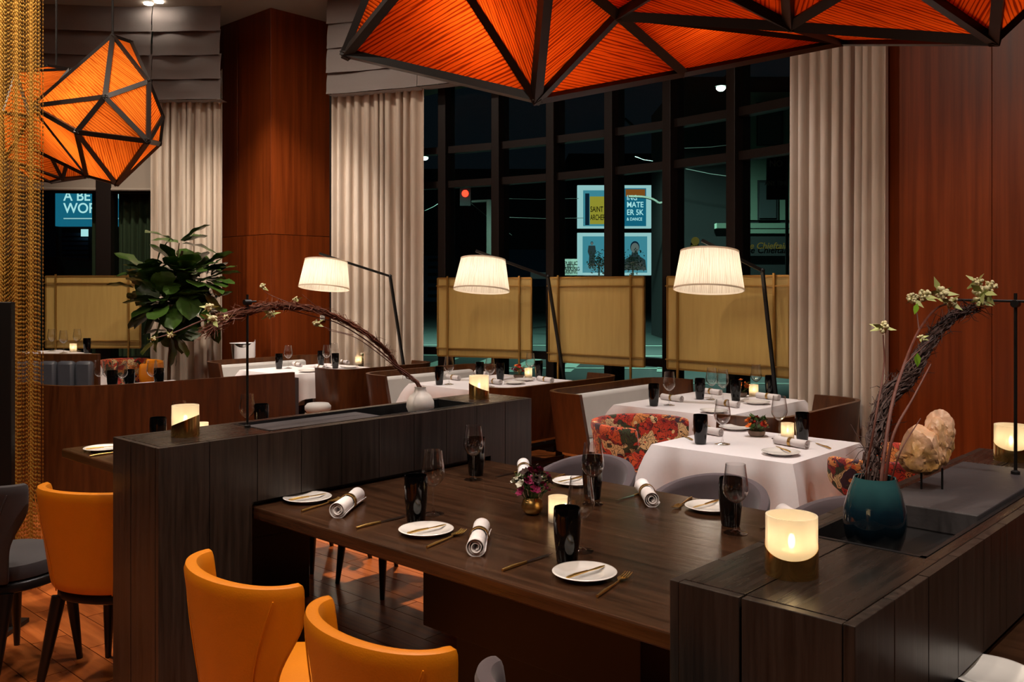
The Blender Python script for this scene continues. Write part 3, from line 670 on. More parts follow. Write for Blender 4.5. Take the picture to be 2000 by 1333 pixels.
def branch_set(label, main, thick, stems, buds, leaves, mat, seed, nt=46):
    rnd = random.Random(seed); t = thing('branch_arrangement', label, 'branches', main[0]); o = Vector(main[0])
    cv = curve([p-o for p in main], 14); N_ = len(cv)
    for k in range(nt):
        i0 = rnd.randint(0, N_//2) if k % 3 else 0; i1 = min(N_-1, i0+rnd.randint(N_//3, N_)); ph, fr, am = rnd.uniform(0, 6.28), rnd.uniform(2, 5), rnd.uniform(.2, 1)
        pts = []
        for i in range(i0, i1+1, 2):
            u = i/(N_-1); tt = (cv[min(i+1, N_-1)]-cv[max(0, i-1)]).normalized(); a = tt.orthogonal().normalized(); b = tt.cross(a); R_ = thick(u)*am
            an = ph+fr*u*6.28/2; pts.append(cv[i]+a*R_*math.cos(an)+b*R_*math.sin(an)+Vector((rnd.uniform(-1, 1), rnd.uniform(-1, 1), rnd.uniform(-1, 1)))*.0035)
        if len(pts) > 2: G().tube(pts, [.0018+.0016*rnd.random()*(1-j/len(pts)) for j in range(len(pts))], 4).build('twig', mat, t, norm=False)
    fz = G()
    for k in range(nt*9):      # fine frizz of side twigs
        i = rnd.randint(N_//6, N_-2); u = i/(N_-1); p = cv[i]; d_ = (cv[i+1]-cv[i]).normalized()*rnd.choice((1, 1, -1))+Vector((rnd.uniform(-1, 1), rnd.uniform(-1, 1), rnd.uniform(-1, 1)))*.8
        L_ = rnd.uniform(.012, .05); p = p+Vector((rnd.uniform(-1, 1), rnd.uniform(-1, 1), rnd.uniform(-1, 1)))*thick(u)*.9; fz.tube([p, p+d_*L_*.5+Vector((0, 0, rnd.uniform(-.01, .012))), p+d_*L_], [.0014, .001, .0006], 3)
    fz.build('twiglets', mat, t, norm=False)['kind'] = 'stuff'
    for st, r0 in stems:
        c2 = curve([p-o for p in st], 6); G().tube(c2, [r0*(1-.6*i/len(c2)) for i in range(len(c2))], 6).build('stem', 'stem_brown', t, smooth=60, norm=False)
    for p, R_ in buds:
        g = G(); R_ *= 1.35
        for k in range(26):
            d_ = Vector((rnd.gauss(0, 1), rnd.gauss(0, 1), rnd.gauss(0, 1))).normalized(); g.sph(p-o+d_*R_*rnd.uniform(.3, 1)*.8, R_*rnd.uniform(.16, .3), 5, 4)
        b_ = g.build('blossom', 'blossom', t, smooth=80, norm=False)
        for k in range(4):
            d_ = Vector((rnd.uniform(-1, 1), rnd.uniform(-1, 1), rnd.uniform(-.7, .6))).normalized(); s_ = d_.orthogonal().normalized()*R_*.35; q = p-o
            G().add([q, q+d_*R_*.9+s_, q+d_*R_*1.9, q+d_*R_*.9-s_], [(0, 1, 2), (0, 2, 3)]).build('leaf', 'leaf_pale', b_, norm=False)
    for p, d_, L_ in leaves:
        s_ = d_.cross(Vector((.3, .8, .2))).normalized()*L_*.28; q = p-o; d_ = d_.normalized()*L_
        G().add([q, q+d_*.35+s_*.8, q+d_*.65+s_, q+d_, q+d_*.65-s_, q+d_*.35-s_*.8], [(0, 1, 2, 3), (0, 3, 4, 5)]).build('leaf', 'leaf_bright', t, norm=False)
# planter branches: out of the teal vase, leaning to the rod
D = lambda py: 2.03+.5*max(0, (950-py)/345)
m_ = [TV+Vector((0, 0, .02)), TV+Vector((-.005, .0, .15)), Q(1703, 895, 2.06), Q(1716, 830, 2.12), Q(1735, 775, 2.18), Q(1775, 735, 2.26), Q(1802, 690, 2.34), Q(1835, 645, 2.41), Q(1868, 615, 2.47), Q(1910, 602, 2.52)]
v0 = TV+Vector((0, 0, .02)); v1 = TV+Vector((.012, .0, .15))
branch_set('dark twiggy branches with cream blossoms rising from the teal vase', m_, lambda u: .012+.009*math.sin(PI*min(1, u*1.1)), [
 ([v0, v1, Q(1740, 800, 2.1), Q(1765, 715, 2.2), Q(1795, 645, 2.3), Q(1830, 602, 2.38), Q(1865, 592, 2.42)], .0052),
 ([v0, TV+Vector((.02, 0, .145)), Q(1745, 850, 2.02), Q(1785, 775, 2.08), Q(1818, 712, 2.15)], .0048),
 ([v0, TV+Vector((-.02, 0, .145)), Q(1708, 830, 2.04), Q(1726, 720, 2.1), Q(1725, 655, 2.13)], .0036),
 ([v0, TV+Vector((.028, .008, .145)), Q(1760, 880, 2.0), Q(1798, 818, 2.05)], .0028),
 ([Q(1765, 715, 2.2), Q(1790, 690, 2.22), Q(1815, 668, 2.25)], .0016), ([Q(1795, 645, 2.3), Q(1790, 610, 2.32), Q(1782, 585, 2.33)], .0022)],
 [(Q(1725, 640, 2.13), .013), (Q(1783, 583, 2.33), .014), (Q(1803, 578, 2.35), .015), (Q(1836, 572, 2.38), .018), (Q(1855, 590, 2.4), .015), (Q(1908, 550, 2.5), .013), (Q(1918, 570, 2.5), .022), (Q(1912, 588, 2.5), .016), (Q(1937, 560, 2.5), .014), (Q(1798, 660, 2.24), .008)],
 [(Q(1792, 718, 2.25), Vector((0, 0, 1)), .036), (Q(1786, 615, 2.3), Vector((.2, 0, .8)), .03)], 'twig_dark', 11, 54)
# divider branch: from the white vase, arching over to the rod and beyond
m_ = [WV+Vector((0, 0, .02)), WV+Vector((-.003, -.006, .135)), Q(780, 722, 4.16), Q(755, 686, 4.1), Q(715, 652, 4.0), Q(660, 622, 3.9), Q(600, 603, 3.78), Q(540, 598, 3.66), Q(485, 606, 3.55), Q(435, 626, 3.46), Q(395, 656, 3.4)]
v0 = WV+Vector((0, 0, .02)); v1 = WV+Vector((0, 0, .135))
branch_set('long twiggy branch arching from the white vase over the divider', m_, lambda u: .007+.02*u*u, [
 ([v0, v1, Q(765, 706, 4.1), Q(715, 665, 4.0), Q(660, 632, 3.9), Q(610, 618, 3.8), Q(545, 600, 3.68)], .004),
 ([v0, WV+Vector((.01, 0, .13)), Q(770, 715, 4.05), Q(725, 680, 3.95), Q(690, 658, 3.88), Q(640, 645, 3.8)], .003),
 ([Q(545, 600, 3.68), Q(480, 602, 3.54), Q(400, 625, 3.42), Q(345, 648, 3.36), Q(300, 662, 3.3)], .0042),
 ([Q(600, 605, 3.78), Q(560, 590, 3.74), Q(525, 575, 3.72), Q(510, 562, 3.7)], .0018), ([Q(660, 622, 3.9), Q(620, 600, 3.86), Q(590, 575, 3.84)], .0016), ([Q(690, 655, 3.9), Q(650, 645, 3.86), Q(616, 632, 3.82)], .0016)],
 [(Q(512, 560, 3.7), .013), (Q(578, 586, 3.8), .012), (Q(617, 632, 3.82), .015), (Q(528, 614, 3.64), .018), (Q(408, 600, 3.42), .015), (Q(415, 625, 3.42), .02), (Q(440, 622, 3.46), .014), (Q(332, 656, 3.34), .009), (Q(300, 662, 3.3), .009)],
 [(Q(425, 632, 3.44), Vector((-1, 0, .3)), .04), (Q(400, 640, 3.4), Vector((-.6, .4, .6)), .035), (Q(290, 664, 3.28), Vector((-1, .2, .2)), .02)], 'twig_brown', 12, 46)
# ------------------------------------------------------------------ quartz on its pins
t = thing('quartz_rock', 'pale quartz crystal rock on two black pins on slate', 'rock', tuple(P(1818, 956, PT+.012)))
rnd = random.Random(4)
from mathutils import noise
def lump(c, r, tip, seed):
    bm = bmesh.new(); bmesh.ops.create_icosphere(bm, subdivisions=4, radius=1); rr = random.Random(seed); dirs = [Vector((rr.gauss(0, 1), rr.gauss(0, 1), rr.gauss(0, .6))).normalized() for _ in range(16)]
    cut = [rr.uniform(.72, .92) for _ in dirs]
    for v in bm.verts:
        n = v.co.normalized(); k = 1.0
        for d_, q in zip(dirs, cut):
            dt = n.dot(d_)
            if dt > .01: k = min(k, q*.92/dt)
        p = n*k; z = p.z
        if z > 0: p.x *= 1-.2*z; p.y *= 1-.2*z; p.z *= tip
        v.co = Vector((c[0]+p.x*r[0], c[1]+p.y*r[1], c[2]+p.z*r[2]))*1+noise.noise_vector(p*5+Vector((seed*3.1, 0, 0)))*.0032*(1.25-max(0, p.z)*.7)+noise.noise_vector(p*14+Vector((seed, 5, 0)))*.0022*(1.1-max(0, p.z)*.85)
    g = G(); g.v = [tuple(v.co) for v in bm.verts]; g.f = [tuple(v.index for v in f.verts) for f in bm.faces]; bm.free(); return g
# local axes: place along the viewing-across direction
ax = Vector((CA, SA, 0))
for k, (u, z, r, tip, sd) in enumerate(((-.022, .10, (.056, .05, .07), 1.0, 1), (.022, .115, (.036, .042, .072), .95, 2), (.036, .14, (.046, .04, .066), .95, 3), (-.006, .075, (.064, .045, .046), .8, 6), (.03, .085, (.04, .04, .05), .8, 8))):
    c = ax*u+Vector((-.01*k, .012*k if k < 3 else 0, z+.005)); lump((c.x, c.y, c.z), r, tip, sd).build('crystal', 'quartz', t, smooth=24)
for u in (-.025, .03):
    c = ax*u; G().cyl((c.x, c.y, 0), (c.x, c.y, .055), .0028, n=8).build('pin', 'iron_black', t)
# ================================================================== CHAIRS
def barrel_chair(name, back_mat, seat_mat, leg_mat, W0=.2, W1=.246, D=.14, zt=.80, cat='chair', arm=0.0, back=-.25, arch=0.0):
    t = thing(name, '', cat); zb = .40; rows = 10; colsn = 22; th = .042
    g = G(); v = []; f = []
    for j in range(rows+1):
        s = j/rows; z = zb+(zt-zb)*s; tm = math.radians(66+arm*.5+(34+arm*.3)*max(0, min(1, (s-.35)/.35))**1.5); W = W0+(W1-W0)*s**.8; dd = D*(.88+.12*s)
        if s > .97: pass
        for q in range(colsn+1):
            a = (q/colsn*2-1)*tm; drop = arm*.001*max(0, abs(a)-.9)**1.2*s+arch*8.3*(a/tm)**2*s*s; lip = .012*max(0, abs(a)-1.25)*s
            v.append(((W+lip)*math.sin(a), back+D+.035*(1-s)-dd*math.cos(a), z-drop*.12))
        for q in range(colsn, -1, -1):
            a = (q/colsn*2-1)*tm*.97; drop = arm*.001*max(0, abs(a)-.9)**1.2*s+arch*8.3*(a/tm)**2*s*s
            v.append(((W-th)*math.sin(a), back+D+.035*(1-s)-(dd-th)*math.cos(a)+.004, z-drop*.12))
    n = 2*(colsn+1)
    for j in range(rows):
        for q in range(n): f.append((j*n+q, j*n+(q+1) % n, (j+1)*n+(q+1) % n, (j+1)*n+q))
    for q in range(colsn):
        f.append((q, n-1-q, n-2-q, q+1)); b = rows*n; f.append((b+q, b+q+1, b+n-2-q, b+n-1-q))
    bk = g.add(v, f).build('backrest', back_mat, t, smooth=60, sub=1)
    for sg in (() if arch else (-1, 1)):
        pts = []
        for j in range(0, 13):
            s = j/12; z = zb+.005+(zt-zb)*.9*s; W = W0+(W1-W0)*s**.8; dd = D*(.88+.12*s); a = sg*math.radians(38+26*s**2); pts.append(((W+.0005)*math.sin(a), back+D+.035*(1-s)-(dd+.0005)*math.cos(a), z))
        G().tube(pts, .0022, 5).build('seam', back_mat, bk, smooth=60)
    def se(r, z, k=2.6, cy=.03, n_=28):
        out = []
        for i in range(n_):
            a = 2*PI*i/n_; c, s = math.cos(a), math.sin(a); m_ = (abs(c)**k+abs(s)**k)**(-1/k); out.append((r*m_*c, cy+r*m_*s, z))
        return out
    def stack(levels, name, mat):
        g = G(); n_ = 28; v = []; f = []
        for r, z in levels: v += se(r, z)
        for j in range(len(levels)-1):
            for i in range(n_): f.append((j*n_+i, j*n_+(i+1) % n_, (j+1)*n_+(i+1) % n_, (j+1)*n_+i))
        f.append(tuple(reversed(range(n_)))); f.append(tuple((len(levels)-1)*n_+i for i in range(n_))); return g.add(v, f).build(name, mat, t, smooth=50)
    stack([(.185, .405), (.20, .412), (.207, .44), (.2, .466), (.17, .476), (.08, .48)], 'seat', seat_mat)
    stack([(.195, .362), (.205, .368), (.205, .396), (.198, .404)], 'seat_frame', leg_mat)
    for sx in (-1, 1):
        for y0, y1 in ((.17, .2), (-.12, -.2)):
            G().tube([(sx*.155, y0, .365), (sx*.17, (y0+y1)/2, .18), (sx*.185, y1, 0)], [.027, .021, .012], 10).build('leg', leg_mat, t, smooth=50)
    return Proto(t)
OC = barrel_chair('dining_chair', 'leather_orange', 'leather_orange', 'leg_black')
GC = barrel_chair('dining_chair', 'velvet_grey', 'velvet_grey', 'leg_black')
GF = barrel_chair('dining_chair', 'velvet_grey', 'velvet_grey', 'leg_black', .21, .255, .25, .81, 'chair', 0.0, -.27, .11)
DC = barrel_chair('dining_chair', 'velvet_dark', 'velvet_dark', 'leg_black')
IC = barrel_chair('armchair', 'fabric_ikat', 'fabric_ikat', 'leg_brown', .25, .31, .29, .80, 'armchair', 30, -.29)
OC.put((-2.225, 1.45, 0), 0, 'orange leather dining chair beside the divider, left of the pair', 'orange leather chairs')
OC.put((-1.635, 1.44, 0), -.03, 'orange leather dining chair between orange and grey chairs at table', 'orange leather chairs')
OC.put((-3.60, 1.58, 0), .5, 'orange leather dining chair partly hidden beyond the divider', 'orange leather chairs')
GC.put((-1.08, 1.46, 0), 0, 'grey velvet dining chair at bottom edge beside orange chair', 'grey velvet chairs')
GF.put((-2.46, 3.05, 0), PI, 'grey velvet dining chair across table, nearest the divider', 'grey velvet chairs')
GF.put((-1.84, 3.04, 0), PI, 'grey velvet dining chair across table in front of small white table', 'grey velvet chairs')
GF.put((-1.27, 3.03, 0), PI, 'grey velvet dining chair across table behind the planter', 'grey velvet chairs')
DC.put((-4.04, 1.33, 0), .35, 'dark grey velvet chair at left edge beside orange chair', 'dark grey velvet chairs')
DC.put((-3.75, 3.1, 0), PI, 'dark grey velvet chair behind the divider across the table', 'dark grey velvet chairs')
DC.put((-4.35, 3.1, 0), PI, 'dark grey velvet chair at far corner beyond the divider', 'dark grey velvet chairs')
# black screen panel at the left edge
t = thing('black_screen', 'tall narrow black screen panel at the left picture edge', 'screen', tuple(cw(-2.285, 4.15)), .75)
G().box(-.32, .02, -.02, .02, 0, 1.49).build('panel', 'iron_black', t, bevel=.004); G().box(-.34, .04, -.1, .1, 0, .02).build('foot', 'iron_black', t)
# ------------------------------------------------------------------ chain curtain
ch = G()
rndc = random.Random(5)
for k in range(110):
    u = (k % 55)/55; X = -2.86+.475*u+(.004 if k > 54 else 0); base = cw(X, 4.62+.02*math.sin(k*.7)+(.02 if k > 54 else 0)); z = .02+rndc.random()*.02; r = .0048
    kk = 0
    while z < CEIL:
        h = .021; cx, cy = base.x, base.y; w_ = r*(1 if kk % 2 else .7)
        ch.add([(cx, cy, z), (cx+w_*CA, cy+w_*SA, z+h/2), (cx+SA*r*.6, cy-CA*r*.6, z+h/2), (cx-w_*CA, cy-w_*SA, z+h/2), (cx-SA*r*.6, cy+CA*r*.6, z+h/2), (cx, cy, z+h)], [(0,1,2),(0,2,3),(0,3,4),(0,4,1),(5,2,1),(5,3,2),(5,4,3),(5,1,4)])
        z += h*.93; kk += 1
plain('chain_gold', (206, 156, 70), .35, metal=.55)
tag(ch.build('chain_curtain', 'chain_gold', None, norm=False), 'gold metal chain curtain hanging at the left edge', 'chain curtain', kind='stuff')
# ================================================================== BOOTHS AND WHITE TABLES
def rounded(pts, r, n=6):
    out = [Vector(pts[0])]
    for i in range(1, len(pts)-1):
        a, b, c = (Vector(p) for p in pts[i-1:i+2]); d0 = (a-b).normalized(); d1 = (c-b).normalized(); p0, p1 = b+d0*r, b+d1*r
        for k in range(n+1):
            s = k/n; out.append(p0*(1-s)**2+b*2*s*(1-s)+p1*s*s)
    out.append(Vector(pts[-1])); return out
def wall_shell(poly, th, z0, z1, lean=.0, cut=0.0):
    """upright sheet of thickness th following a plan line; leans outward (to its left) at the top; the ends slope by cut"""
    g = G(); n = len(poly); v = []
    nr = []
    for i in range(n):
        t_ = (poly[min(i+1, n-1)]-poly[max(i-1, 0)]).normalized(); nr.append(Vector((-t_.y, t_.x)))
    for lev, (z, off) in enumerate(((z0, 0), (z1, lean))):
        for i in range(n):
            p = poly[i].copy()
            if lev and i in (0, n-1) and cut: p += (poly[1]-poly[0] if i == 0 else poly[n-2]-poly[n-1]).normalized()*cut
            a = p+nr[i]*(th/2+off); b = p+nr[i]*(-th/2+off); v += [(a.x, a.y, z), (b.x, b.y, z)]
    m_ = 2*n; f = []
    for i in range(n-1):
        a = 2*i; f += [(a, a+2, m_+a+2, m_+a), (a+1, m_+a+1, m_+a+3, a+3), (m_+a, m_+a+2, m_+a+3, m_+a+1), (a, a+1, a+3, a+2)]
    f += [(0, m_, m_+1, 1), (m_-2, m_-1, 2*m_-1, 2*m_-2)]
    return g.add(v, f)
def booth(label, x, y, face, L=1.32, dep=.36, zt=.82):
    """curved plywood bench; local +x is the seat side"""
    t = thing('booth_bench', label, 'booth', (x, y, 0), 0 if face > 0 else PI, 'curved wooden booth benches at the white tables')
    poly = rounded([(dep, -L/2, ), (0, -L/2), (0, L/2), (dep, L/2)], .16); poly = [Vector((p[0], p[1])) for p in poly]
    poly = poly[::-1]          # left normal points outwards (-x)
    poly = [Vector((p.x, p.y)) for p in poly]
    wall_shell(list(reversed(poly)), .03, .40, zt, .05, .05).build('shell', 'walnut', t, smooth=40)
    G().box(.045, .56, -L/2+.05, L/2-.05, .36, .45).build('seat', 'upholstery_pale', t, bevel=.03, smooth=40)
    g = G().box(.022, .1, -L/2+.09, L/2-.09, .45, .775); g.v = [(px-(.035 if pz > .6 else 0), py, pz) for px, py, pz in g.v]
    g.build('back_cushion', 'upholstery_pale', t, bevel=.025, smooth=40)
    for sx in (.06, .5):
        for sy in (-1, 1): G().box(sx-.02, sx+.02, sy*(L/2-.12)-.02, sy*(L/2-.12)+.02, 0, .40).build('leg', 'leg_brown', t)
    for sx in (.06, .5): G().box(sx-.014, sx+.014, -L/2+.12, L/2-.12, .19, .225).build('stretcher', 'leg_brown', t)
    for sy in (-1, 1): G().box(.06, .5, sy*(L/2-.12)-.014, sy*(L/2-.12)+.014, .19, .225).build('stretcher', 'leg_brown', t)
    return t
booth('pale cushioned booth bench facing the right lamp table', -4.20, 5.6, 1)
booth('wooden booth bench back by curtain, right of right lamp table', -2.42, 5.36, -1, 1.2)
booth('wooden booth bench back right of the middle lamp table', -4.56, 5.52, -1)
booth('pale cushioned booth bench left of the middle lamp table', -6.22, 5.55, 1)
booth('wooden booth bench back right of the far lamp table', -6.66, 5.48, -1, 1.06)
booth('pale cushioned booth bench beside the wood column', -8.36, 5.2, 1, 1.2)
def cloth_table(label, x, y, W, Dp, over=.30, corner=.14, seed=1, z=.75, group='square tables under white cloths'):
    t = thing('dining_table', 'dining table with pedestal under '+label, 'table', (x, y, z-.75), 0, group)
    G().box(-W/2+.01, W/2-.01, -Dp/2+.01, Dp/2-.01, .71, .744).build('tabletop', 'walnut', t)
    G().cyl((0, 0, .02), (0, 0, .71), .04, n=16).build('pillar', 'iron_black', t, smooth=40)
    g = G().box(-.3, .3, -.04, .04, 0, .025); g.box(-.04, .04, -.3, .3, .001, .026); g.build('base', 'iron_grey', t, bevel=.004)
    rnd = random.Random(seed); NX, NY = 44, max(24, int(44*Dp/W)); per = []
    for i in range(NX): per.append((-W/2+W*i/NX, -Dp/2))
    for i in range(NY): per.append((W/2, -Dp/2+Dp*i/NY))
    for i in range(NX): per.append((W/2-W*i/NX, Dp/2))
    for i in range(NY): per.append((-W/2, Dp/2-Dp*i/NY))
    n = len(per); lv = 8; g = G(); v = [(0, 0, .752)]; f = []
    ph = [rnd.uniform(0, 6.28) for _ in range(4)]
    for k in range(lv+1):
        s = k/lv
        for i, (px, py) in enumerate(per):
            dx, dy = min(W/2-abs(px), W/2), min(Dp/2-abs(py), Dp/2)
            e = min(1, max(dx, dy)/.2); c = (1-e)                    # closeness to a corner
            ox = (1 if px > 0 else -1)*(1 if dx < 1e-6 else (c if dy < 1e-6 else 0)*.55); oy = (1 if py > 0 else -1)*(1 if dy < 1e-6 else (c if dx < 1e-6 else 0)*.55)
            if dx < 1e-6 and dy < 1e-6: pass
            fold = .012*math.sin(i*.33+ph[i*4//n])*s**1.3*(1-c)
            pinch = -.085*s*math.sin(PI*min(1, max(0, (e-.25)/.75)))*(1 if e < 1 else 0)
            out = .004+(.018*math.sin(min(1, s*4)*PI/2)+.03*s)+fold+pinch+c*(.085*s)
            drop = (over+corner*c**1.5)*s
            v.append((px+ox*out, py+oy*out, .752-drop if k else .752))
    for i in range(n): f.append((0, 1+i, 1+(i+1) % n))
    for k in range(lv):
        for i in range(n): f.append((1+k*n+i, 1+(k+1)*n+i, 1+(k+1)*n+(i+1) % n, 1+k*n+(i+1) % n))
    o = g.add(v, f).build('tablecloth', 'linen_white', None, smooth=55, loc=(x, y, z-.75)); tag(o, label, 'tablecloth', 'white tablecloths')
    return t
plain('iron_grey', (78, 82, 90), .5, metal=.3)
cloth_table('white cloth on small square table beside patterned armchairs', -2.27, 4.30, .76, .76, .33, .16, 2)
cloth_table('white cloth on table below the right arc lamp', -3.31, 5.62, .84, 1.12, .27, .05, 3)
cloth_table('white cloth on table below the middle arc lamp', -5.38, 5.56, .82, 1.12, .25, .06, 4)
cloth_table('white cloth on table below the far arc lamp', -7.55, 5.22, .80, 1.02, .23, .14, 5)
CZ = .754
# ---- settings on the white tables: kind, pixel of its base
def setting(items, where, z=CZ):
    cnt = {}
    PR = {'g': (WG, 'wine glass', 'wine glasses'), 't': (TU, 'black tumbler', 'black tumblers'), 'p': (PLT, 'white side plate', 'side plates on white tables'), 'n': (NK, 'white rolled napkin', 'rolled napkins'), 'k': (BK, 'gold butter knife', 'butter knives'), 'v': (VO, 'frosted votive candle', 'votive candles')}
    for k, px, py, how in items:
        pr, nm, gr = PR[k[0]]; p = P(px, py, z); rz = {'n': 1.35, 'k': .9}.get(k[0], 0)
        pr.put((p.x, p.y, z+(.0135 if k == 'kp' else 0)), rz, '%s %s on %s' % (nm, how, where), gr, {'n': .78, 't': .92}.get(k[0]))
setting([('t', 1368, 867, 'at near left corner'), ('g', 1411, 868, 'at near left side'), ('p', 1436, 839, 'at far left side'), ('n', 1382, 848, 'at far left side'), ('k', 1342, 856, 'at left edge'),
 ('p', 1525, 888, 'at near right corner'), ('kp', 1528, 884, 'on near plate'), ('n', 1545, 872, 'at right side'), ('k', 1606, 872, 'at right edge'), ('g', 1522, 858, 'behind the candle'), ('v', 1538, 858, 'between glass and tumbler'), ('t', 1567, 862, 'at right corner')], 'small white table')
setting([('t', 1277, 793, 'at near left corner'), ('g', 1307, 792, 'at left side'), ('n', 1312, 783, 'at left side'), ('t', 1367, 780, 'at far left'), ('g', 1390, 781, 'beside far left tumbler'), ('n', 1388, 770, 'at far left'), ('g', 1412, 786, 'at middle'), ('t', 1437, 784, 'at middle'),
 ('p', 1395, 806, 'at near edge'), ('n', 1420, 794, 'at near edge'), ('p', 1478, 789, 'at right side'), ('n', 1500, 780, 'at right side'), ('v', 1472, 774, 'beside flowers'), ('g', 1477, 772, 'beside the candle'), ('t', 1504, 773, 'at far right corner')], 'table below right lamp')
setting([('t', 858, 752, 'at near left corner'), ('g', 877, 751, 'at left side'), ('n', 885, 742, 'at left side'), ('t', 937, 741, 'at far left'), ('n', 940, 734, 'at far left'), ('g', 957, 756, 'at near edge'), ('t', 977, 743, 'at middle'), ('n', 965, 750, 'at near edge'),
 ('p', 1005, 750, 'at near right'), ('p', 1022, 744, 'at right side'), ('v', 1032, 738, 'beside flowers'), ('g', 1036, 741, 'beside the candle'), ('t', 1052, 738, 'at far right corner'), ('n', 1065, 746, 'at right edge')], 'table below middle lamp')
setting([('t', 545, 721, 'at near left corner'), ('g', 563, 720, 'at left side'), ('n', 580, 716, 'at left side'), ('t', 627, 714, 'at far left'), ('g', 638, 719, 'at middle'), ('t', 655, 720, 'at middle'), ('g', 653, 714, 'behind middle tumbler'), ('p', 602, 727, 'at near corner'), ('n', 625, 722, 'at near edge'),
 ('p', 682, 719, 'at right side'), ('n', 672, 711, 'at far side'), ('g', 718, 712, 'at far right'), ('t', 736, 710, 'at far right corner'), ('v', 700, 712, 'beside flowers')], 'table below far lamp')
p = P(1478, 852, CZ); bouquet('flower_arrangement', 'orange flowers in stone bowl on the small white table', (p.x, p.y, CZ), 'low', ['flower_orange', 'leaf_green', 'flower_red', 'leaf_green'], 18, .05, .1, 5)
p = P(1447, 775, CZ); bouquet('flower_arrangement', 'yellow orange flowers on the table below right lamp', (p.x, p.y, CZ), 'low', ['flower_orange', 'flower_orange', 'flower_yellow' if 'flower_yellow' in MATS else 'flower_orange'], 14, .05, .1, 6)
p = P(1013, 739, CZ); bouquet('flower_arrangement', 'pink and orange flowers on the table below middle lamp', (p.x, p.y, CZ), 'low', ['flower_magenta', 'flower_orange', 'flower_pink' if 'flower_pink' in MATS else 'flower_red'], 16, .055, .1, 7)
p = P(708, 711, CZ); bouquet('flower_arrangement', 'amber flowers on the table below far lamp', (p.x, p.y, CZ), 'low', ['flower_orange', 'flower_white'], 10, .045, .09, 8)
IC.put((-3.0, 4.33, 0), -PI/2, 'red patterned armchair left of the small white table', 'patterned armchairs')
IC.put((-1.62, 4.28, 0), PI/2, 'red patterned armchair behind the teal vase, right of small table', 'patterned armchairs')
IC.put(tuple(cw(-3.92, 9.28, .14)), -2.2, 'dark red patterned armchair below the fiddle leaf fig', 'patterned armchairs', .85)
# ---- curved banquette in the left background
t = thing('banquette', 'large curved dark wooden banquette back behind the divider', 'banquette', (0, 0, 0))
poly = [Vector(p) for p in ((-6.45, 4.33), (-6.47, 3.9), (-6.5, 3.45), (-6.52, 3.1), (-6.58, 2.85), (-6.72, 2.63), (-6.95, 2.52), (-7.3, 2.47), (-7.78, 2.44))]
poly = [Vector((p[0], p[1])) for p in curve([Vector((p.x, p.y, 0)) for p in poly], 4)]
wall_shell(poly, .04, .03, .85, -.03).build('shell', 'walnut', t, smooth=40)
ins = [p+Vector((-.12, .1)) for p in poly]; wall_shell([p+Vector((-.06, .05)) for p in poly], .07, .42, .8).build('back_cushion', 'leather_slate', t, smooth=40)
G().prism([tuple(p+Vector((-.07, .06))) for p in poly]+[(-7.78, 2.9), (-7.4, 2.95), (-7.02, 3.3), (-6.98, 4.3)], .2, .45).build('seat', 'leather_slate', t, bevel=.02)
cloth_table('white cloth on table inside the curved banquette', -7.2, 3.4, .62, .8, .25, .12, 8)
d = 'table inside the banquette'
for k, x, y, how in (('g', 143, 707, 'leftmost'), ('g', 168, 709, 'second from left'), ('t', 176, 727, 'beside the leftmost glasses'), ('g', 238, 706, 'before orange chair'), ('g', 257, 710, 'right of orange chair'), ('t', 253, 722, 'before orange chair'), ('g', 322, 707, 'below the fig'), ('g', 370, 710, 'nearest the curtain'), ('t', 346, 724, 'below the fig')):
    p = P(x, y, CZ+(.2275 if k == 'g' else .162)); p.y = min(3.74, max(3.06, p.y)); p.x = min(-6.94, max(-7.46, p.x))
    (WG if k == 'g' else TU).put((p.x, p.y, CZ), 0, '%s %s on %s' % ('wine glass' if k == 'g' else 'black tumbler', how, d), 'wine glasses' if k == 'g' else 'black tumblers')
# ---- raised platform with the far-left table group
pv = [cw(-6.2, 8.55), cw(-3.2, 8.55), cw(-3.2, 9.75), cw(-6.2, 9.75)]
struct('floor_platform', G().prism([(p.x, p.y) for p in pv], 0, .14), 'floor_wood')
c = cw(-4.75, 9.08); cloth_table('white cloth on far table before the wide gold screen', c.x, c.y, .8, .8, .22, .12, 9, z=.89)
setting([('g', 101, 686, 'at left'), ('g', 124, 690, 'at middle'), ('v', 143, 688, 'at middle'), ('g', 151, 686, 'behind the candle'), ('t', 170, 690, 'at right')], 'far table before wide screen', .894)
t = thing('booth_bench', 'slate leather channelled booth bench with wood rail, far left', 'booth', tuple(cw(-4.1, 8.15)), rrot(0)+0, 'curved wooden booth benches at the white tables')
G().box(-.9, .42, -.02, .03, .0, .96).build('shell', 'walnut', t, bevel=.006)
for k in range(8): G().box(-.88+k*.16, -.88+k*.16+.155, -.1, -.02, .45, .9).build('channel', 'leather_slate', t, bevel=.03, smooth=40)
G().box(-.88, .4, -.55, -.02, .1, .45).build('seat', 'leather_slate', t, bevel=.03, smooth=40)
OC.put(tuple(cw(-3.38, 8.1)), 2.6, 'orange leather chair behind the banquette before patterned armchair', 'orange leather chairs', 1.12)
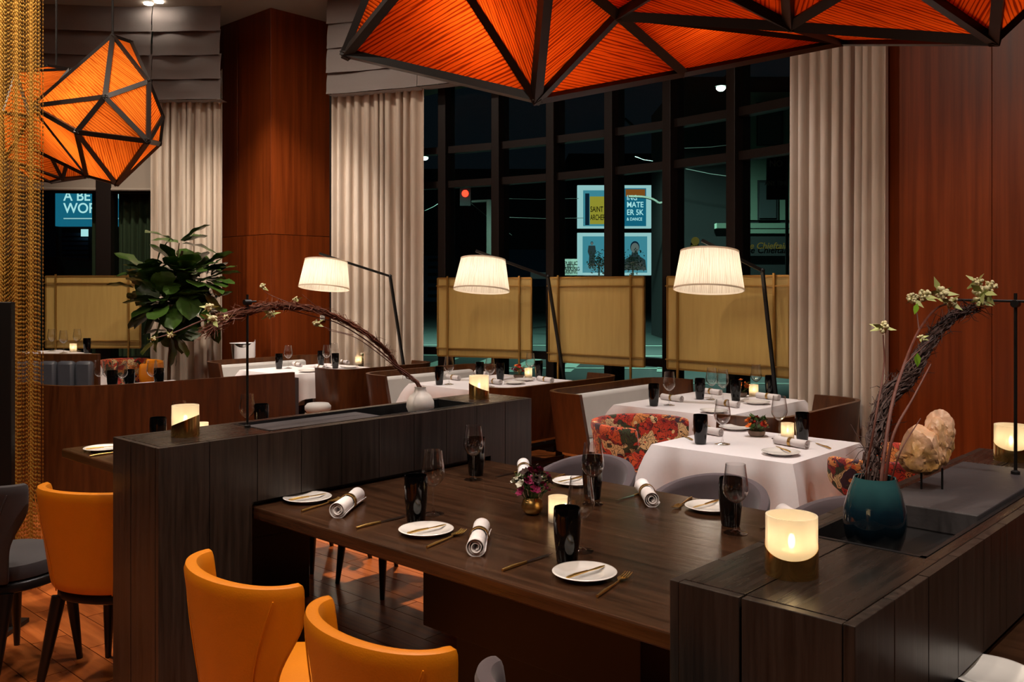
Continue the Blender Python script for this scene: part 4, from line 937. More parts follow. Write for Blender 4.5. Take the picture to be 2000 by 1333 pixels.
# ---- bucket stand and pale stool near the far lamp table
p = cw(-2.83, 9.6); t = thing('ice_bucket_stand', 'copper ice bucket on stand draped with white napkin near column', 'bucket stand', (p.x, p.y, 0))
G().lathe([(0, .66), (.085, .66), (.115, .9), (.12, .955), (.115, .955), (.11, .9), (.08, .67), (0, .67)], 28).build('bucket', 'steel', t, smooth=50)
for k in range(3): a = 2*PI*k/3; G().cyl((.1*math.cos(a), .1*math.sin(a), .66), (.2*math.cos(a), .2*math.sin(a), 0), .008, n=8).build('leg', 'iron_black', t)
G().shell([(.085, .64), (.1, .64), (.1, .66), (.085, .66)], 24).build('hoop', 'iron_black', t)
g = G().grid(lambda u, v: ((.135+.012*math.sin(u*19))*math.cos(u*2*PI*.62-1.2), (.135+.012*math.sin(u*19))*math.sin(u*2*PI*.62-1.2), .965-.17*v-.04*math.sin(u*9)), 26, 5); g.grid(lambda u, v: (.135*v*math.cos(2*PI*u), .135*v*math.sin(2*PI*u), .967), 24, 2).build('napkin', 'napkin_white', t, smooth=70, norm=False)
p = cw(-1.72, 8.1); t = thing('stool', 'pale upholstered stool with clear legs under far lamp table cloth', 'stool', (p.x, p.y, 0))
G().lathe([(0, .44), (.09, .44), (.115, .47), (.115, .5), (.095, .525), (0, .53)], 28).build('seat', 'upholstery_pale', t, smooth=60)
for sx in (-1, 1):
    for sy in (-1, 1): G().cyl((sx*.07, sy*.07, .44), (sx*.09, sy*.09, 0), .016, .011, 10).build('leg', 'white_plastic', t, smooth=50)
# ================================================================== ARC FLOOR LAMPS
def arc_lamp(label, Y, sc_, top, rtop, rbot, arm_y, elbow, foot, Yp, roll=3):
    vr_ = math.atan2(SA, CA)
    """sighted sizes: sc_ = shade centre px and its top and bottom rows"""
    cx, zt, zb = sc_; c = Q(cx, zt, Y); zt_ = c.z; zb_ = Q(cx, zb, Y).z
    t = thing('arc_floor_lamp', label, 'floor lamp', (c.x, c.y, 0), 0, 'arc floor lamps with white pleated shades')
    n = 96; pc = Vector((0, 0, (zt_+zb_)/2)); TM = Matrix.Translation(pc) @ Matrix.Rotation(vr_, 4, 'Z') @ Matrix.Rotation(math.radians(roll), 4, 'Y') @ Matrix.Rotation(math.radians(-8), 4, 'X') @ Matrix.Rotation(-vr_, 4, 'Z') @ Matrix.Translation(-pc)
    g = G(); v = []; f = []; uv = []
    for i in range(n):
        a = 2*PI*i/n; w_ = 1+.006*(i % 2)
        v += [(rbot*w_*math.cos(a), rbot*w_*math.sin(a), zb_), (rtop*w_*math.cos(a), rtop*w_*math.sin(a), zt_)]
    for i in range(n): j = (i+1) % n; f.append((2*i, 2*j, 2*j+1, 2*i+1))
    g.add(v, f); g.v = [tuple(TM @ Vector(p)) for p in g.v]
    o = g.build('shade', 'shade_cloth', t, smooth=20, norm=False)
    ul = o.data.uv_layers.new(name='uv')
    for p_ in o.data.polygons:
        for li, vi in zip(p_.loop_indices, p_.vertices): ul.data[li].uv = ((vi//2)/n*5, vi % 2)
    for r, z in ((rbot, zb_), (rtop, zt_)):
        gg = G().shell([(r-.003, z-.006), (r+.003, z-.006), (r+.003, z+.006), (r-.003, z+.006)], 48); gg.v = [tuple(TM @ Vector(p)) for p in gg.v]; gg.build('shade_rim', 'shade_cloth', t, smooth=40)
    G().sph((0, 0, (zt_+zb_)/2), (.03, .03, .04), 12, 8).build('bulb', 'bulb', t, smooth=80)
    plight('bulb_light', (0, 0, (zt_+zb_)/2-.02), 5.5, (1, .86, .70), t, .06)
    G().cyl((0, 0, (zt_+zb_)/2+.03), (0, 0, zt_+.02), .012, n=10).build('socket', 'iron_black', t)
    tp = Vector((0, 0, zt_+.055)); o_ = Vector((c.x, c.y, 0)); e = Q(elbow[0], elbow[1], Yp)-o_; ft = Q(foot[0], foot[1], Yp)-o_; ft = e+(ft-e)*((e.z-.02)/(e.z-ft.z))
    d_ = (tp-e).normalized(); G().tube([e, tp+d_*.06], .016, 4).build('arm', 'iron_black', t)
    G().tube([e-(e-ft).normalized()*-.012, ft], .016, 4).build('pole', 'iron_black', t)
    G().sph(e, .02, 8, 6).build('joint', 'iron_black', t, smooth=80)
    G().box(ft.x-.14, ft.x+.14, ft.y-.14, ft.y+.14, 0, .025).build('base', 'iron_black', t, bevel=.004)
arc_lamp('arc floor lamp with white pleated shade beside wood column, leftmost', 8.95, (635, 510, 563), 0, .205, .245, 0, (762, 540), (788, 712), 9.15)
arc_lamp('arc floor lamp with white pleated shade, middle of three', 8.0, (942, 507, 567), 0, .195, .245, 0, (1070, 541), (1101, 738), 8.15)
arc_lamp('arc floor lamp with white pleated shade, rightmost and largest', 6.55, (1385, 492, 566), 0, .205, .248, 0, (1489, 529), (1512, 742), 6.62)
# ================================================================== GOLD SCREENS
def screen(label, px, Y, W, phi, z0=.885, z1=1.64):
    c = cw((px-1000)/F*Y, Y); t = thing('gold_screen', label, 'screen', (c.x, c.y, 0), rrot(phi), 'gold mesh standing screens')
    G().box(-W/2, W/2, -.006, .006, z0, z1).build('mesh_panel', 'screen_gold', t)
    G().box(-W/2+.11, W/2-.11, -.013, -.0075, z0+.07, z1-.07).build('inner_panel', 'screen_gold', t)
    for s in (-1, 1):
        G().box(s*W/2-.007, s*W/2+.007, -.012, .012, z0, z1).build('edge_bar', 'screen_frame', t)
        G().box(s*(W/2-.115)-.008, s*(W/2-.115)+.008, -.034, -.018, 0, z1+.02).build('post', 'screen_frame', t)
    for z in (z0, z1): G().box(-W/2, W/2, -.012, .012, z-.007, z+.007).build('edge_bar', 'screen_frame', t)
    for z in (z0+.075, z1-.075): G().box(-W/2-.01, W/2+.01, -.026, -.014, z-.005, z+.005).build('cross_bar', 'screen_frame', t)
screen('gold mesh screen behind the middle lamp shade', 945, 8.75, .98, rphi(945)*.75)
screen('gold mesh screen between middle and right lamps', 1162, 7.98, .98, rphi(1162)*.95)
screen('gold mesh screen behind the right lamp shade', 1417, 7.15, 1.1, rphi(1410)*.9)
screen('wide gold mesh screen at far left before billboard window', 182, 9.7, 1.0, 0.0, .91, 1.67)
# ================================================================== FACETED PENDANTS
def pendant(label, verts, tris, lights, cord_from, bw=.017, fab='fabric_amber'):
    o = Vector(cord_from); t = thing('faceted_pendant', label, 'pendant lamp', tuple(o), 0, 'faceted orange fabric pendant lamps')
    V = [Vector(p)-o for p in verts]; cen = sum(V, Vector())/len(V); ed = set()
    for tr in tris:
        a, b, c = (V[i] for i in tr); n = (b-a).cross(c-a).normalized(); m_ = (a+b+c)/3
        ins = [m_+(p-m_)*.985 for p in (a, b, c)]
        me = bpy.data.meshes.new('fabric_panel'); me.from_pydata([tuple(p) for p in ins], [], [(0, 1, 2)]); me.materials.append(MATS[fab])
        q = bpy.data.objects.new('fabric_panel', me); col.objects.link(q); q.parent = t
        ee = sorted(((b-a), (c-b), (a-c)), key=lambda e: e.length)[0].normalized(); w_ = n.cross(ee); ul = me.uv_layers.new(name='uv'); rr = random.random()*3
        for k, p in enumerate(ins): ul.data[k].uv = (p.dot(ee)*1.0+rr, p.dot(w_))
        for i, j in ((tr[0], tr[1]), (tr[1], tr[2]), (tr[2], tr[0])): ed.add((min(i, j), max(i, j)))
    for i, j in ed:
        a, b = V[i], V[j]; d_ = (b-a).normalized(); m_ = (a+b)/2-cen; out = (m_-d_*m_.dot(d_)).normalized(); sd = d_.cross(out)
        vv = []
        for p in (a-d_*bw*.3, b+d_*bw*.3):
            vv += [p+sd*bw*.5-out*bw*.5, p+sd*bw*.5+out*bw*.3, p-sd*bw*.5+out*bw*.3, p-sd*bw*.5-out*bw*.5]
        G().add(vv, [(0,1,2,3),(7,6,5,4),(0,4,5,1),(1,5,6,2),(2,6,7,3),(3,7,4,0)]).build('frame_bar', 'pendant_frame', t)
    for p, w_ in lights:
        p = Vector(p)-o; G().sph(p, .03, 10, 8).build('bulb', 'bulb', t, smooth=80); plight('bulb_light', tuple(p), w_, (1, .72, .40), t, .05)
    return t
def hull(verts):
    bm = bmesh.new(); vs = [bm.verts.new(v) for v in verts]; bmesh.ops.convex_hull(bm, input=vs); bm.verts.index_update(); bmesh.ops.triangulate(bm, faces=bm.faces)
    out = [tuple(v.index for v in f.verts) for f in bm.faces]; bm.free(); return out
def cord(t, top):
    o = t.location; G().cyl((0, 0, 0), (0, 0, CEIL-o.z-.001), .006, n=8).build('rod', 'pendant_frame', t); G().lathe([(0, CEIL-o.z-.03), (.05, CEIL-o.z-.03), (.05, CEIL-o.z-.001), (0, CEIL-o.z-.001)], 20).build('ceiling_rose', 'pendant_frame', t)
S = [Q(220, 70, 5.0), Q(290, 160, 4.85), Q(205, 190, 4.62), Q(150, 258, 4.62), Q(289, 276, 4.66), Q(317, 228, 4.95), Q(311, 281, 4.9), Q(228, 360, 4.92), Q(170, 344, 4.98), Q(62, 208, 4.9), Q(255, 82, 5.2), Q(262, 230, 5.45), Q(150, 230, 5.5), Q(60, 290, 5.2), Q(215, 315, 5.35)]
T_ = [(0, 2, 1), (0, 9, 2), (1, 2, 4), (2, 3, 4), (2, 9, 3), (3, 7, 4), (3, 8, 7), (3, 9, 8), (1, 4, 5), (4, 6, 5), (4, 7, 6), (0, 1, 10), (1, 5, 10), (5, 11, 10), (5, 6, 11), (6, 14, 11), (6, 7, 14), (7, 8, 14), (8, 13, 14), (8, 9, 13), (0, 10, 12), (10, 11, 12), (11, 14, 12), (14, 13, 12), (13, 9, 12), (9, 0, 12)]
c = Q(215, 225, 5.02)
t = pendant('orange faceted fabric pendant lamp hanging before the far window', S, T_, [(Q(205, 255, 4.95), 6), (Q(150, 235, 5.05), 2.2)], Q(220, 70, 5.0), .025); cord(t, None)
S2 = [Q(95, 128, 5.8), Q(137, 135, 5.65), Q(150, 250, 5.5), Q(166, 346, 5.62), Q(122, 350, 5.5), Q(100, 356, 5.6), Q(30, 140, 5.9), Q(5, 220, 5.6), Q(10, 310, 5.6), Q(60, 350, 5.9), Q(120, 240, 6.2), Q(40, 250, 6.3), Q(60, 230, 5.35)]
t = pendant('orange faceted pendant lamp half hidden by the chain curtain', S2, hull(S2), [(Q(80, 260, 5.8), 5)], Q(110, 128, 5.85), .02); cord(t, None)
A, B, D_, E, GV, K, FV = Q(675, 105, 3.25), Q(1045, 193, 2.95), Q(1202, 27, 2.72), Q(1332, 140, 3.2), Q(1645, 79, 3.3), Q(1545, 48, 2.68), Q(1945, 76, 2.6)
T1, V1, U2, U3, U4, U5, U6, U7 = Q(765, -120, 3.15), Q(850, -110, 2.75), Q(1070, -80, 2.42), Q(1340, -60, 2.42), Q(1538, -90, 2.35), Q(1735, -69, 2.3), Q(1960, -80, 2.25), Q(2110, -80, 2.5)
S1, S2_ = Q(1000, -190, 3.6), Q(1700, -210, 3.3)
BV = [A, B, D_, E, GV, K, FV, T1, V1, U2, U3, U4, U5, U6, U7, S1, S2_]
a,b,d,e,gv,k,fv,t1,v1,u2,u3,u4,u5,u6,u7,s1,s2 = range(17)
BT = [(a,v1,t1),(a,b,v1),(b,u2,v1),(b,d,u2),(d,u3,u2),(d,k,u3),(k,u4,u3),(k,u5,u4),(k,fv,u5),(fv,u6,u5),(fv,u7,u6),(b,e,d),(d,e,gv),(d,gv,k),(k,gv,fv),
      (a,s1,b),(b,s1,e),(e,s1,gv),(gv,s1,s2),(gv,s2,fv),(fv,s2,u7),(t1,s1,a),(t1,v1,s1),(v1,u2,s1),(u2,u3,s1),(u3,s2,s1),(u3,u4,s2),(u4,u5,s2),(u5,u6,s2),(u6,u7,s2)]
t = pendant('huge orange faceted fabric pendant lamp across the top of the picture', BV, BT, [(Q(985, -15, 2.95), 6.5), (Q(1380, -30, 2.95), 1.2), (Q(1600, -70, 2.85), 1.4), (Q(1880, -50, 2.7), 1.1)], Q(1300, -200, 3.3), .036, 'fabric_orange'); cord(t, None)
# ================================================================== FIDDLE LEAF FIG
fp = cw((345-1000)/F*9.2, 9.2); t = thing('fiddle_leaf_fig', 'tall fiddle leaf fig with large dark green leaves before the curtain', 'plant', (fp.x, fp.y, 0))
o = Vector((fp.x, fp.y, 0)); rnd = random.Random(21)
G().lathe([(0, 0), (.16, 0), (.2, .04), (.22, .36), (.2, .36), (.19, .33), (0, .33)], 28).build('pot', 'stone_brown', t, smooth=50)
G().lathe([(0, .325), (.19, .325), (0, .335)], 20).build('soil', 'bark', t)
tr = [Q(332, 800, 9.2)-o, Q(330, 720, 9.2)-o, Q(337, 650, 9.2)-o, Q(345, 600, 9.2)-o, Q(350, 540, 9.2)-o, Q(356, 490, 9.2)-o]; tr[0].z = .32
G().tube(curve(tr, 4), [.018]*12+[.012]*9, 8).build('trunk', 'bark', t, smooth=60)
def leafmesh(seed):
    r_ = random.Random(seed); g = G(); nu, nv = 6, 9
    def fn(u, v):
        w_ = (.36*math.sin(PI*min(1, v**.9))**.55*(.72+.5*v)-(.07 if .3 < v < .5 else 0)); x = (u-.5)*2*w_; return (x, v, .10*abs(x)*1.2-.28*v*v+.025*math.sin(v*14+seed)*abs(u-.5)*2)
    return g.grid(fn, nu, nv).mesh('leaf', 'fig_leaf', 80)
LM = [leafmesh(s) for s in range(3)]
cl = [(Q(350, 475, 9.15), .1, 6, .34), (Q(362, 540, 9.1), .26, 40, .34), (Q(300, 535, 9.1), .18, 20, .32), (Q(398, 545, 9.2), .17, 20, .3), (Q(330, 590, 9.0), .26, 40, .32), (Q(385, 600, 9.15), .2, 30, .3), (Q(330, 645, 9.1), .16, 18, .27), (Q(280, 565, 9.1), .12, 10, .3)]
for c, R_, n, L_ in cl:
    b_ = c-o; G().tube([Vector((b_.x*.1, b_.y*.1, b_.z-.18)), b_], .006, 5).build('branch', 'bark', t)
    for k in range(n):
        d_ = Vector((rnd.gauss(0, 1), rnd.gauss(0, 1), rnd.gauss(.15, .75))).normalized(); q = bpy.data.objects.new('leaf', LM[k % 3]); col.objects.link(q); q.parent = t
        q.location = b_+d_*R_*rnd.uniform(.1, .8); sc_ = L_*rnd.uniform(.65, 1.05); q.scale = (sc_,)*3
        dd = (d_+Vector((0, 0, .25))).normalized(); zz = Vector((rnd.uniform(-.3, .3), rnd.uniform(-.3, .3), 1)); xx = dd.cross(zz).normalized(); zz = xx.cross(dd); q.rotation_euler = Matrix((xx, dd, zz)).transposed().to_euler()
# ================================================================== THE STREET OUTSIDE
plain('asphalt', (46, 58, 56), .6, noise=.25, nscale=1.2); plain('road_paint', (150, 172, 160), .7); plain('night_wall', (40, 46, 48), .9); plain('night_wall_blue', (46, 78, 104), .9, noise=.2); plain('night_wall_green', (96, 112, 98), .9, noise=.1)
plain('night_dark', (14, 17, 19), .8); plain('concrete_pole', (70, 72, 66), .8); plain('tree_dark', (18, 30, 20), .7)
emission('lamp_white', (214, 255, 226), 26); emission('signal_red', (255, 40, 24), 8); emission('poster_blue', (96, 190, 214), .55); emission('poster_white', (190, 236, 240), .8); emission('poster_orange', (206, 120, 50), .45); emission('poster_navy', (26, 58, 84), .4); emission('poster_yellow', (214, 196, 70), .6); emission('ink_navy', (10, 24, 36), .1); emission('poster_teal', (28, 118, 150), .8); emission('skin_tone', (150, 160, 158), .45); emission('poster_cloth', (74, 92, 96), .4); emission('letter_white', (200, 250, 255), 1.0); emission('letter_gold', (150, 132, 60), .3); plain('sign_ink', (150, 140, 120), .8)
vr = math.atan2(SA, CA)
outp = [cw(x, y) for x, y in ((-60, 10.6), (60, 10.6), (90, 110), (-90, 110))]
def quad(name, mat, pts, z0, z1, label=None, cat=None, parent=None, kind=None):
    ob = G().prism([(p.x, p.y) for p in pts], z0, z1).build(name, mat, parent)
    return tag(ob, label, cat, None, kind)
o_ = G().prism([(p.x, p.y) for p in [cw(-60, 10.4), cw(2.2, 9.6), cw(3.2, 6.4), cw(60, 6.4), cw(90, 110), cw(-90, 110)]], -.16, -.13).build('road', 'asphalt'); o_['kind'] = 'structure'
def stripe(X0, Y0, X1, Y1, w_): 
    a, b = cw(X0, Y0), cw(X1, Y1); d_ = (b-a).normalized(); n = Vector((-d_.y, d_.x, 0))*w_/2; G().prism([(p.x, p.y) for p in (a-n, b-n, b+n, a+n)], -.129, -.122).build('lane_marking', 'road_paint', bpy.data.objects['road'])
for y in (12.2, 14.0, 16.5, 19.5, 23, 27): stripe(-14, y, 14, y*.94, .14 if y < 15 else .2)
for k in range(8): stripe(-4+k*1.0, 18.0, -3.4+k*1.0, 21.5, .3)
def ext_box(name, mat, px0, px1, py0, Y, depth, label, cat, zb=-.13):
    a, b = Q(px0, py0, Y), Q(px1, py0, Y); fw = cw(0, 1)-cw(0, 0); pts = [a, b, b+fw*depth, a+fw*depth]
    t = thing(name, label, cat, (0, 0, 0)); G().prism([(p.x, p.y) for p in pts], zb, a.z).build('wall', mat, t); return t
def ext_rect(parent, name, mat, px0, px1, py0, py1, Y, th=.04):
    a, b = Q(px0, py1, Y), Q(px1, py0, Y); fw = (cw(0, 1)-cw(0, 0))*th; pts = [Vector((a.x, a.y, 0)), Vector((b.x, b.y, 0)), Vector((b.x, b.y, 0))+fw, Vector((a.x, a.y, 0))+fw]
    return G().prism([(p.x, p.y) for p in pts], a.z, b.z).build(name, mat, parent)
def text(parent, s, px, py, h, Y, mat, name='lettering', align='LEFT', shear=0, sx=1):
    cu = bpy.data.curves.new(name, 'FONT'); cu.body = s; cu.size = h*Y/F*1.38; cu.extrude = .005; cu.offset = cu.size*.012; cu.align_x = align; cu.shear = shear; cu.materials.append(MATS[mat])
    q0 = bpy.data.objects.new(name, cu); col.objects.link(q0); dg = bpy.context.evaluated_depsgraph_get(); me = bpy.data.meshes.new_from_object(q0.evaluated_get(dg)); bpy.data.objects.remove(q0); q = bpy.data.objects.new(name, me); col.objects.link(q); q.parent = parent; q.location = Q(px, py, Y); q.rotation_euler = (PI/2, 0, vr); q.scale = (sx, 1, 1); return q
t = ext_box('street_building', 'night_dark', 820, 1110, 330, 62, 8, 'dark low building across the street with blue lit wall', 'building'); ext_rect(t, 'lit_wall', 'night_wall_blue', 985, 1072, 488, 560, 61.8)
ext_rect(t, 'lit_wall', 'night_wall_blue', 826, 862, 500, 590, 61.8)
for k in range(6): ext_rect(t, 'window_slat', 'night_dark', 836, 856, 505+k*14, 511+k*14, 61.7)
t = ext_box('street_building', 'night_dark', 1110, 1330, 300, 64, 8, 'dark building behind the lit billboards', 'building')
bb = thing('billboard', 'tall lit billboard stack with blue posters behind window mullion', 'billboard', (0, 0, 0)); Yb = 46
for (x0, x1, y0, y1) in ((1128, 1272, 362, 446), (1128, 1272, 455, 538)):
    fr_ = ext_rect(bb, 'board', 'poster_white', x0, x1, y0, y1, Yb, .3)
for x_ in (1145, 1255): q_ = Q(x_, 530, 46.5); G().cyl((q_.x, q_.y, -.13), q_, .12, n=8).build('post', 'night_dark', bb)
p1 = ext_rect(bb, 'poster', 'poster_blue', 1139, 1182, 372, 442, Yb-.05); ext_rect(p1, 'poster_edge', 'poster_navy', 1143, 1151, 378, 440, Yb-.08); ext_rect(p1, 'poster_field', 'poster_yellow', 1152, 1182, 384, 438, Yb-.08)
text(p1, 'SAINT', 1153, 414, 11, Yb-.2, 'ink_navy', sx=.6); text(p1, 'ARCHER', 1153, 430, 11, Yb-.2, 'ink_navy', sx=.5)
p2 = ext_rect(bb, 'poster', 'poster_teal', 1212, 1262, 368, 442, Yb-.05); ext_rect(p2, 'poster_edge', 'poster_orange', 1222, 1260, 370, 384, Yb-.08)
for s_, y_, h_ in (('ING', 391, 10), ('MATE', 405, 11), ('ER 5K', 420, 11), ('& DANCE', 431, 6)): text(p2, s_, 1224, y_, h_, Yb-.2, 'letter_white', sx=.85)
def figure(parent, px, ph, pw, py, Yf):
    s_ = Yf/F; prof = [(-.5, .0), (.5, .0), (.62, .3), (.4, .5), (.5, 1), (-.5, 1), (-.4, .5), (-.62, .3)] if ph > 38 else [(-.22, -.02), (.22, -.02), (.3, .2), (.85, .45), (.95, 1), (-.95, 1), (-.85, .45), (-.3, .2)]
    pts = [Q(px+u*pw, py+v_*ph, Yf) for u, v_ in prof]; n = len(pts); fw_ = (cw(0, 1)-cw(0, 0))*.03
    h = G().add([tuple(p) for p in pts]+[tuple(p+fw_) for p in pts], [tuple(range(n)), tuple(reversed(range(n, 2*n)))]+[(i, (i+1) % n, n+(i+1) % n, n+i) for i in range(n)]).build('figure', 'poster_cloth', parent)
    c_ = Q(px, py-pw*.3, Yf); hr = pw*(.24 if ph > 38 else .42)*s_
    for mt_, k_, dz_, nm_ in (('poster_navy', 1.15, .2, 'figure_hair'), ('skin_tone', 1, 0, 'figure_head')):
        n_ = 18; vv = [tuple(c_+Vector((CA, SA, 0))*hr*k_*.78*math.cos(2*PI*i/n_)+Vector((0, 0, hr*(k_*math.sin(2*PI*i/n_)+dz_)))-fw_*(1 if mt_ == 'skin_tone' else .5)) for i in range(n_)]
        G().add(vv+[tuple(Vector(p)+fw_*.4) for p in vv], [tuple(range(n_)), tuple(reversed(range(n_, 2*n_)))]+[(i, (i+1) % n_, n_+(i+1) % n_, n_+i) for i in range(n_)]).build(nm_, mt_, h)
p3 = ext_rect(bb, 'poster', 'poster_blue', 1138, 1182, 462, 533, Yb-.05); figure(p3, 1156, 40, 13, 480, Yb-.12)
p4 = ext_rect(bb, 'poster', 'poster_blue', 1214, 1264, 462, 533, Yb-.05); figure(p4, 1240, 36, 24, 492, Yb-.12)
rnd = random.Random(33)
for k, (px, py, R_) in enumerate(((1170, 512, 26), (1236, 512, 28))):
    t = thing('street_tree', 'small dark street tree before the billboard, %s' % ('nearer the gold screen gap' if k else 'partly behind the mullion'), 'tree', tuple(Q(px, 600, 34))); o = t.location.copy(); g = G()
    G().cyl((0, 0, -.7 - 0), Q(px, py, 34)-o, .05, .03, 6).build('trunk', 'tree_dark', t)
    for q in range(260):
        d_ = Vector((rnd.gauss(0, 1), rnd.gauss(0, 1), rnd.gauss(0, 1))).normalized()*rnd.uniform(.2, 1)*R_*34/F*1.0; p = Q(px, py, 34)-o+d_; r_ = rnd.uniform(.03, .06)
        u = Vector((rnd.gauss(0, 1), rnd.gauss(0, 1), rnd.gauss(0, 1))).normalized()*r_; w_ = u.orthogonal().normalized()*r_*.6; g.add([p-u, p+w_, p+u, p-w_], [(0, 1, 2, 3)])
    g.build('foliage', 'tree_dark', t, norm=False)['kind'] = 'stuff'
t = thing('parking_sign', 'white public parking sign on the street near the billboards', 'sign', tuple(Q(1115, 600, 30))); o = t.location.copy()
s_ = ext_rect(t, 'board', 'poster_sign', 1102, 1128, 506, 538, 30) if 'poster_sign' in MATS else None
plain('poster_sign', (150, 156, 150), .7, emit=(120, 130, 126), es=.05)
def fix(ob, t): ob.matrix_parent_inverse = Matrix.Translation(-t.location)
s_ = ext_rect(t, 'board', 'poster_sign', 1102, 1128, 506, 538, 30); fix(s_, t); 
for w1, y_ in (('PUBLIC', 518), ('PARKING', 529)): q = text(t, w1, 1115, y_, 7.5, 29.9, 'ink_navy', align='CENTER', sx=.8); fix(q, t)
G().cyl((0, 0, -1.02), (0, 0, 1.0), .03, n=6).build('post', 'concrete_pole', t)
aw = bpy.data.objects['street_building']; ext_rect(aw, 'awning', 'poster_sign', 1036, 1072, 532, 545, 58, .3)
# pub across the street on the right
t = ext_box('pub_building', 'night_dark', 1335, 1620, 150, 26, 6, 'corner pub building with gold lettered sign across street', 'building')
up = ext_rect(t, 'facade', 'night_wall_green', 1462, 1600, 180, 430, 25.9)
for (x0, x1, y0, y1) in ((1480, 1520, 352, 430), (1478, 1530, 200, 285)): wn_ = ext_rect(t, 'window', 'night_dark', x0, x1, y0, y1, 25.7); ext_rect(wn_, 'pane', 'night_wall', x0+4, x1-4, y0+5, y1-4, 25.6)
for (x0, x1, y0, y1) in ((1400, 1620, 436, 446), (1460, 1620, 448, 456)): ext_rect(t, 'cornice', 'night_wall_green', x0, x1, y0, y1, 25.5, .3)
fs = ext_rect(t, 'sign_board', 'night_dark', 1335, 1620, 462, 500, 25.6)
text(fs, 'Ye Chieftain', 1453, 486, 12.5, 25.4, 'letter_gold', shear=.25); text(fs, 'Chieftain', 1345, 490, 12, 25.4, 'letter_gold', shear=.25)
c_ = Q(1358, 471, 25.4); G().sph(tuple(c_), 8*25.4/F, 12, 8).build('emblem', 'letter_gold', fs)
t = thing('hanging_sign', 'dark street sign board hanging beside the pub facade', 'sign', (0, 0, 0)); b_ = ext_rect(t, 'board', 'night_wall', 1498, 1534, 305, 390, 17, .05); ext_rect(b_, 'lower_board', 'sign_grey', 1500, 1533, 345, 390, 16.9, .03) if 'sign_grey' in MATS else None
text(b_, 'NO', 1516, 325, 12, 16.8, 'sign_ink', align='CENTER'); text(b_, 'ANY TIME', 1516, 362, 9, 16.8, 'sign_ink', align='CENTER', sx=.8)
G().cyl(Q(1537, 300, 17), Q(1537, 737, 17), .03, n=8).build('post', 'concrete_pole', t)
# street lamps, signal, wires
fwd_out = cw(0, 1)-cw(0, 0)
def street_lamp(label, px, py, Y, s, W_=0, ax=.4):
    t = thing('street_lamp', label, 'street lamp', tuple(Q(px, py, Y))); r = s*Y/F
    G().sph((0, 0, 0), (r, r, r*.7), 14, 9).build('lens', 'lamp_white', t, smooth=80); G().lathe([(0, r*.9), (r*1.2, r*.5), (r*1.3, r*.35), (0, r*.35)], 14).build('hood', 'night_dark', t, smooth=50)
    zz = Q(px, py, Y).z; arm = cw(ax, .1)-cw(0, 0)
    G().tube([(0, 0, r*.6), (arm.x*.5, arm.y*.5, r*.6+.3), (arm.x, arm.y, r*.6+.1), (arm.x*1.05, arm.y*1.05, -zz-.1)], .05, 6).build('mast', 'night_dark', t, smooth=50)
    if W_:
        d = bpy.data.lights.new('street_light', 'SPOT'); d.energy = W_; d.color = (.62, 1, .86); d.spot_size = 2.4; d.spot_blend = .6; d.shadow_soft_size = .15
        q = bpy.data.objects.new('street_light', d); col.objects.link(q); q.parent = t; q.location = (0, 0, -r*1.2); q.rotation_euler = (fwd_out*.35+Vector((0, 0, -1))).to_track_quat('-Z', 'Y').to_euler()
street_lamp('brightest street lamp seen high through the bay window', 1408, 172, 20, 9, 2600, .42)
street_lamp('street lamp glowing above the billboards through window', 1243, 257, 26, 7, 3000, -.62)
street_lamp('street lamp glowing beside the pale curtain edge', 830, 309, 30, 6, 3000, -.5)
ts = thing('traffic_signal', 'red traffic signal hanging over the street', 'traffic light', tuple(Q(909, 379, 34))); o = ts.location.copy()
G().box(-.2, .2, -.12, .12, -.35, .35).xf((0, 0, -.1), rz=vr).build('housing', 'night_dark', ts)
fw = cw(0, 1)-cw(0, 0); G().sph(tuple(-fw*.15), .13, 12, 8).build('lens', 'signal_red', ts, smooth=80)
e_ = Q(958, 392, 34)-o; G().cyl((0, 0, -.3), e_, .05, n=6).build('arm', 'concrete_pole', ts); G().cyl(e_, (e_.x, e_.y, -o.z-.13), .16, n=8).build('post', 'concrete_pole', ts)
plain('wire', (110, 116, 110), .5)
WIRES = [((975, 388), (1130, 388), 32, 'upper overhead wire across the dark street'), ((995, 425), (1140, 426), 33, 'lower overhead wire across the dark street'), ((1330, 290), (1450, 280), 24, 'overhead wire above the pub roof'), ((1330, 328), (1450, 348), 24, 'slanting overhead wire before the pub'), ((1240, 306), (1275, 315), 26, 'short bright overhead wire under street lamp'), ((830, 412), (862, 394), 30, 'slanting wire near the pale curtain'), ((905, 385), (1000, 460), 36, 'thin wire falling from the traffic signal')]
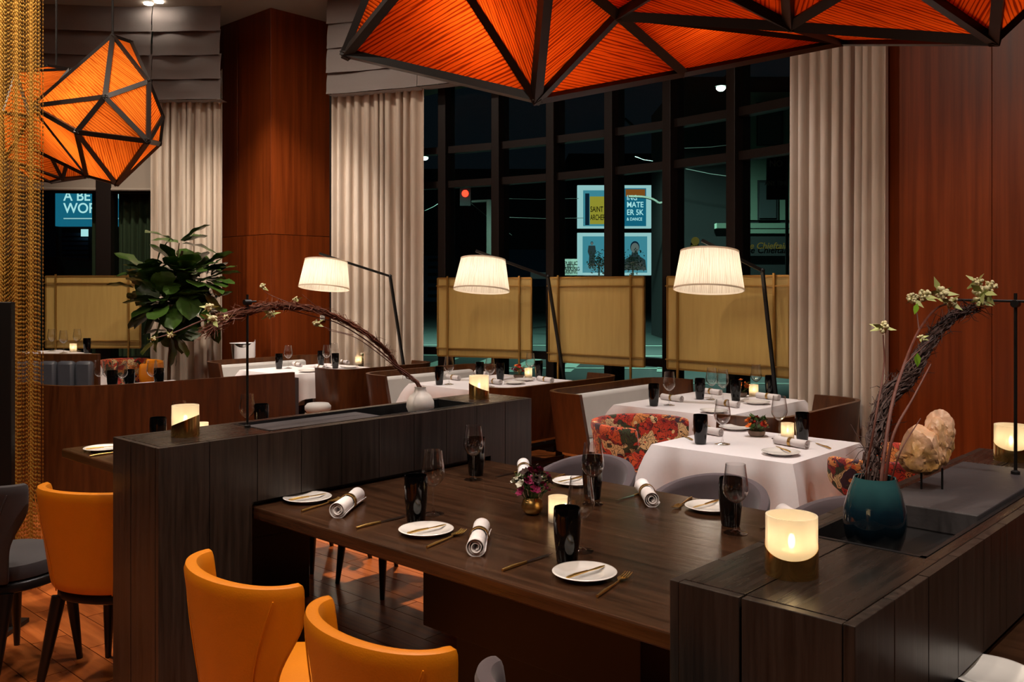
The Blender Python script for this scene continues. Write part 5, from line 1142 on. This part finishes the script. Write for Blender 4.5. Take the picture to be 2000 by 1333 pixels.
for (p0, p1, Y, lb) in WIRES:
    a_, b_ = Q(*p0, Y), Q(*p1, Y); tag(G().tube([a_, (a_+b_)/2-Vector((0, 0, .03)), b_], .010, 5).build('overhead_wire', 'wire', None), lb, 'wire', 'overhead street wires')
t = thing('mast_arm', 'curved pale street mast arm before the billboard', 'mast', tuple(Q(1300, 420, 28))); o = t.location.copy()
G().tube([p-o for p in curve([Q(1228, 384, 28), Q(1262, 386, 28), Q(1285, 396, 28), Q(1300, 420, 28), Q(1303, 620, 28)], 5)], .04, 6).build('arm', 'concrete_pole', t)
# far-left billboard: A BETTER WORLD
t = thing('billboard', 'glowing teal billboard seen through the far left window', 'billboard', (0, 0, 0)); Yb = 40
b_ = ext_rect(t, 'board', 'poster_teal', 108, 300, 330, 442, Yb, .3)
for x_ in (115, 290): q_ = Q(x_, 438, 40.6); G().cyl((q_.x, q_.y, -.13), q_, .12, n=8).build('post', 'night_dark', t)
text(b_, 'A BETTER', 124, 392, 20, Yb-.2, 'letter_white', sx=.95); text(b_, 'WORLD', 124, 416, 20, Yb-.2, 'letter_white', sx=.95)
ext_rect(b_, 'poster_stripe', 'poster_white', 124, 240, 426, 428, Yb-.2)
t = ext_box('street_building', 'night_wall', 60, 330, 445, 55, 8, 'grey brick building below the glowing teal billboard', 'building'); ext_rect(t, 'lit_wall', 'night_wall_blue', 82, 112, 360, 560, 54.5)
for k in range(10): ext_rect(t, 'cladding', 'night_wall_blue', 112, 172, 455+k*9, 461+k*9, 54.6)
ext_rect(t, 'lit_window', 'letter_white', 158, 172, 448, 462, 54.3)
t = thing('street_van', 'dark parked van silhouette behind the wide gold screen', 'van', tuple(cw(-6.9, 14.2, -.13)), vr)
G().prism([(-.9, -2), (.9, -2), (.9, 2), (-.9, 2)], .35, 1.2).build('body', 'night_dark', t, bevel=.12); G().prism([(-.8, -1.9), (.8, -1.9), (.8, 1.2), (-.8, 1.2)], 1.2, 2.1).build('cabin', 'night_dark', t, bevel=.15)
for sx in (-1, 1):
    for sy in (-1.3, 1.3): G().cyl((sx*.8, sy, .33), (sx*.95, sy, .33), .33, n=16).build('wheel', 'night_dark', t)
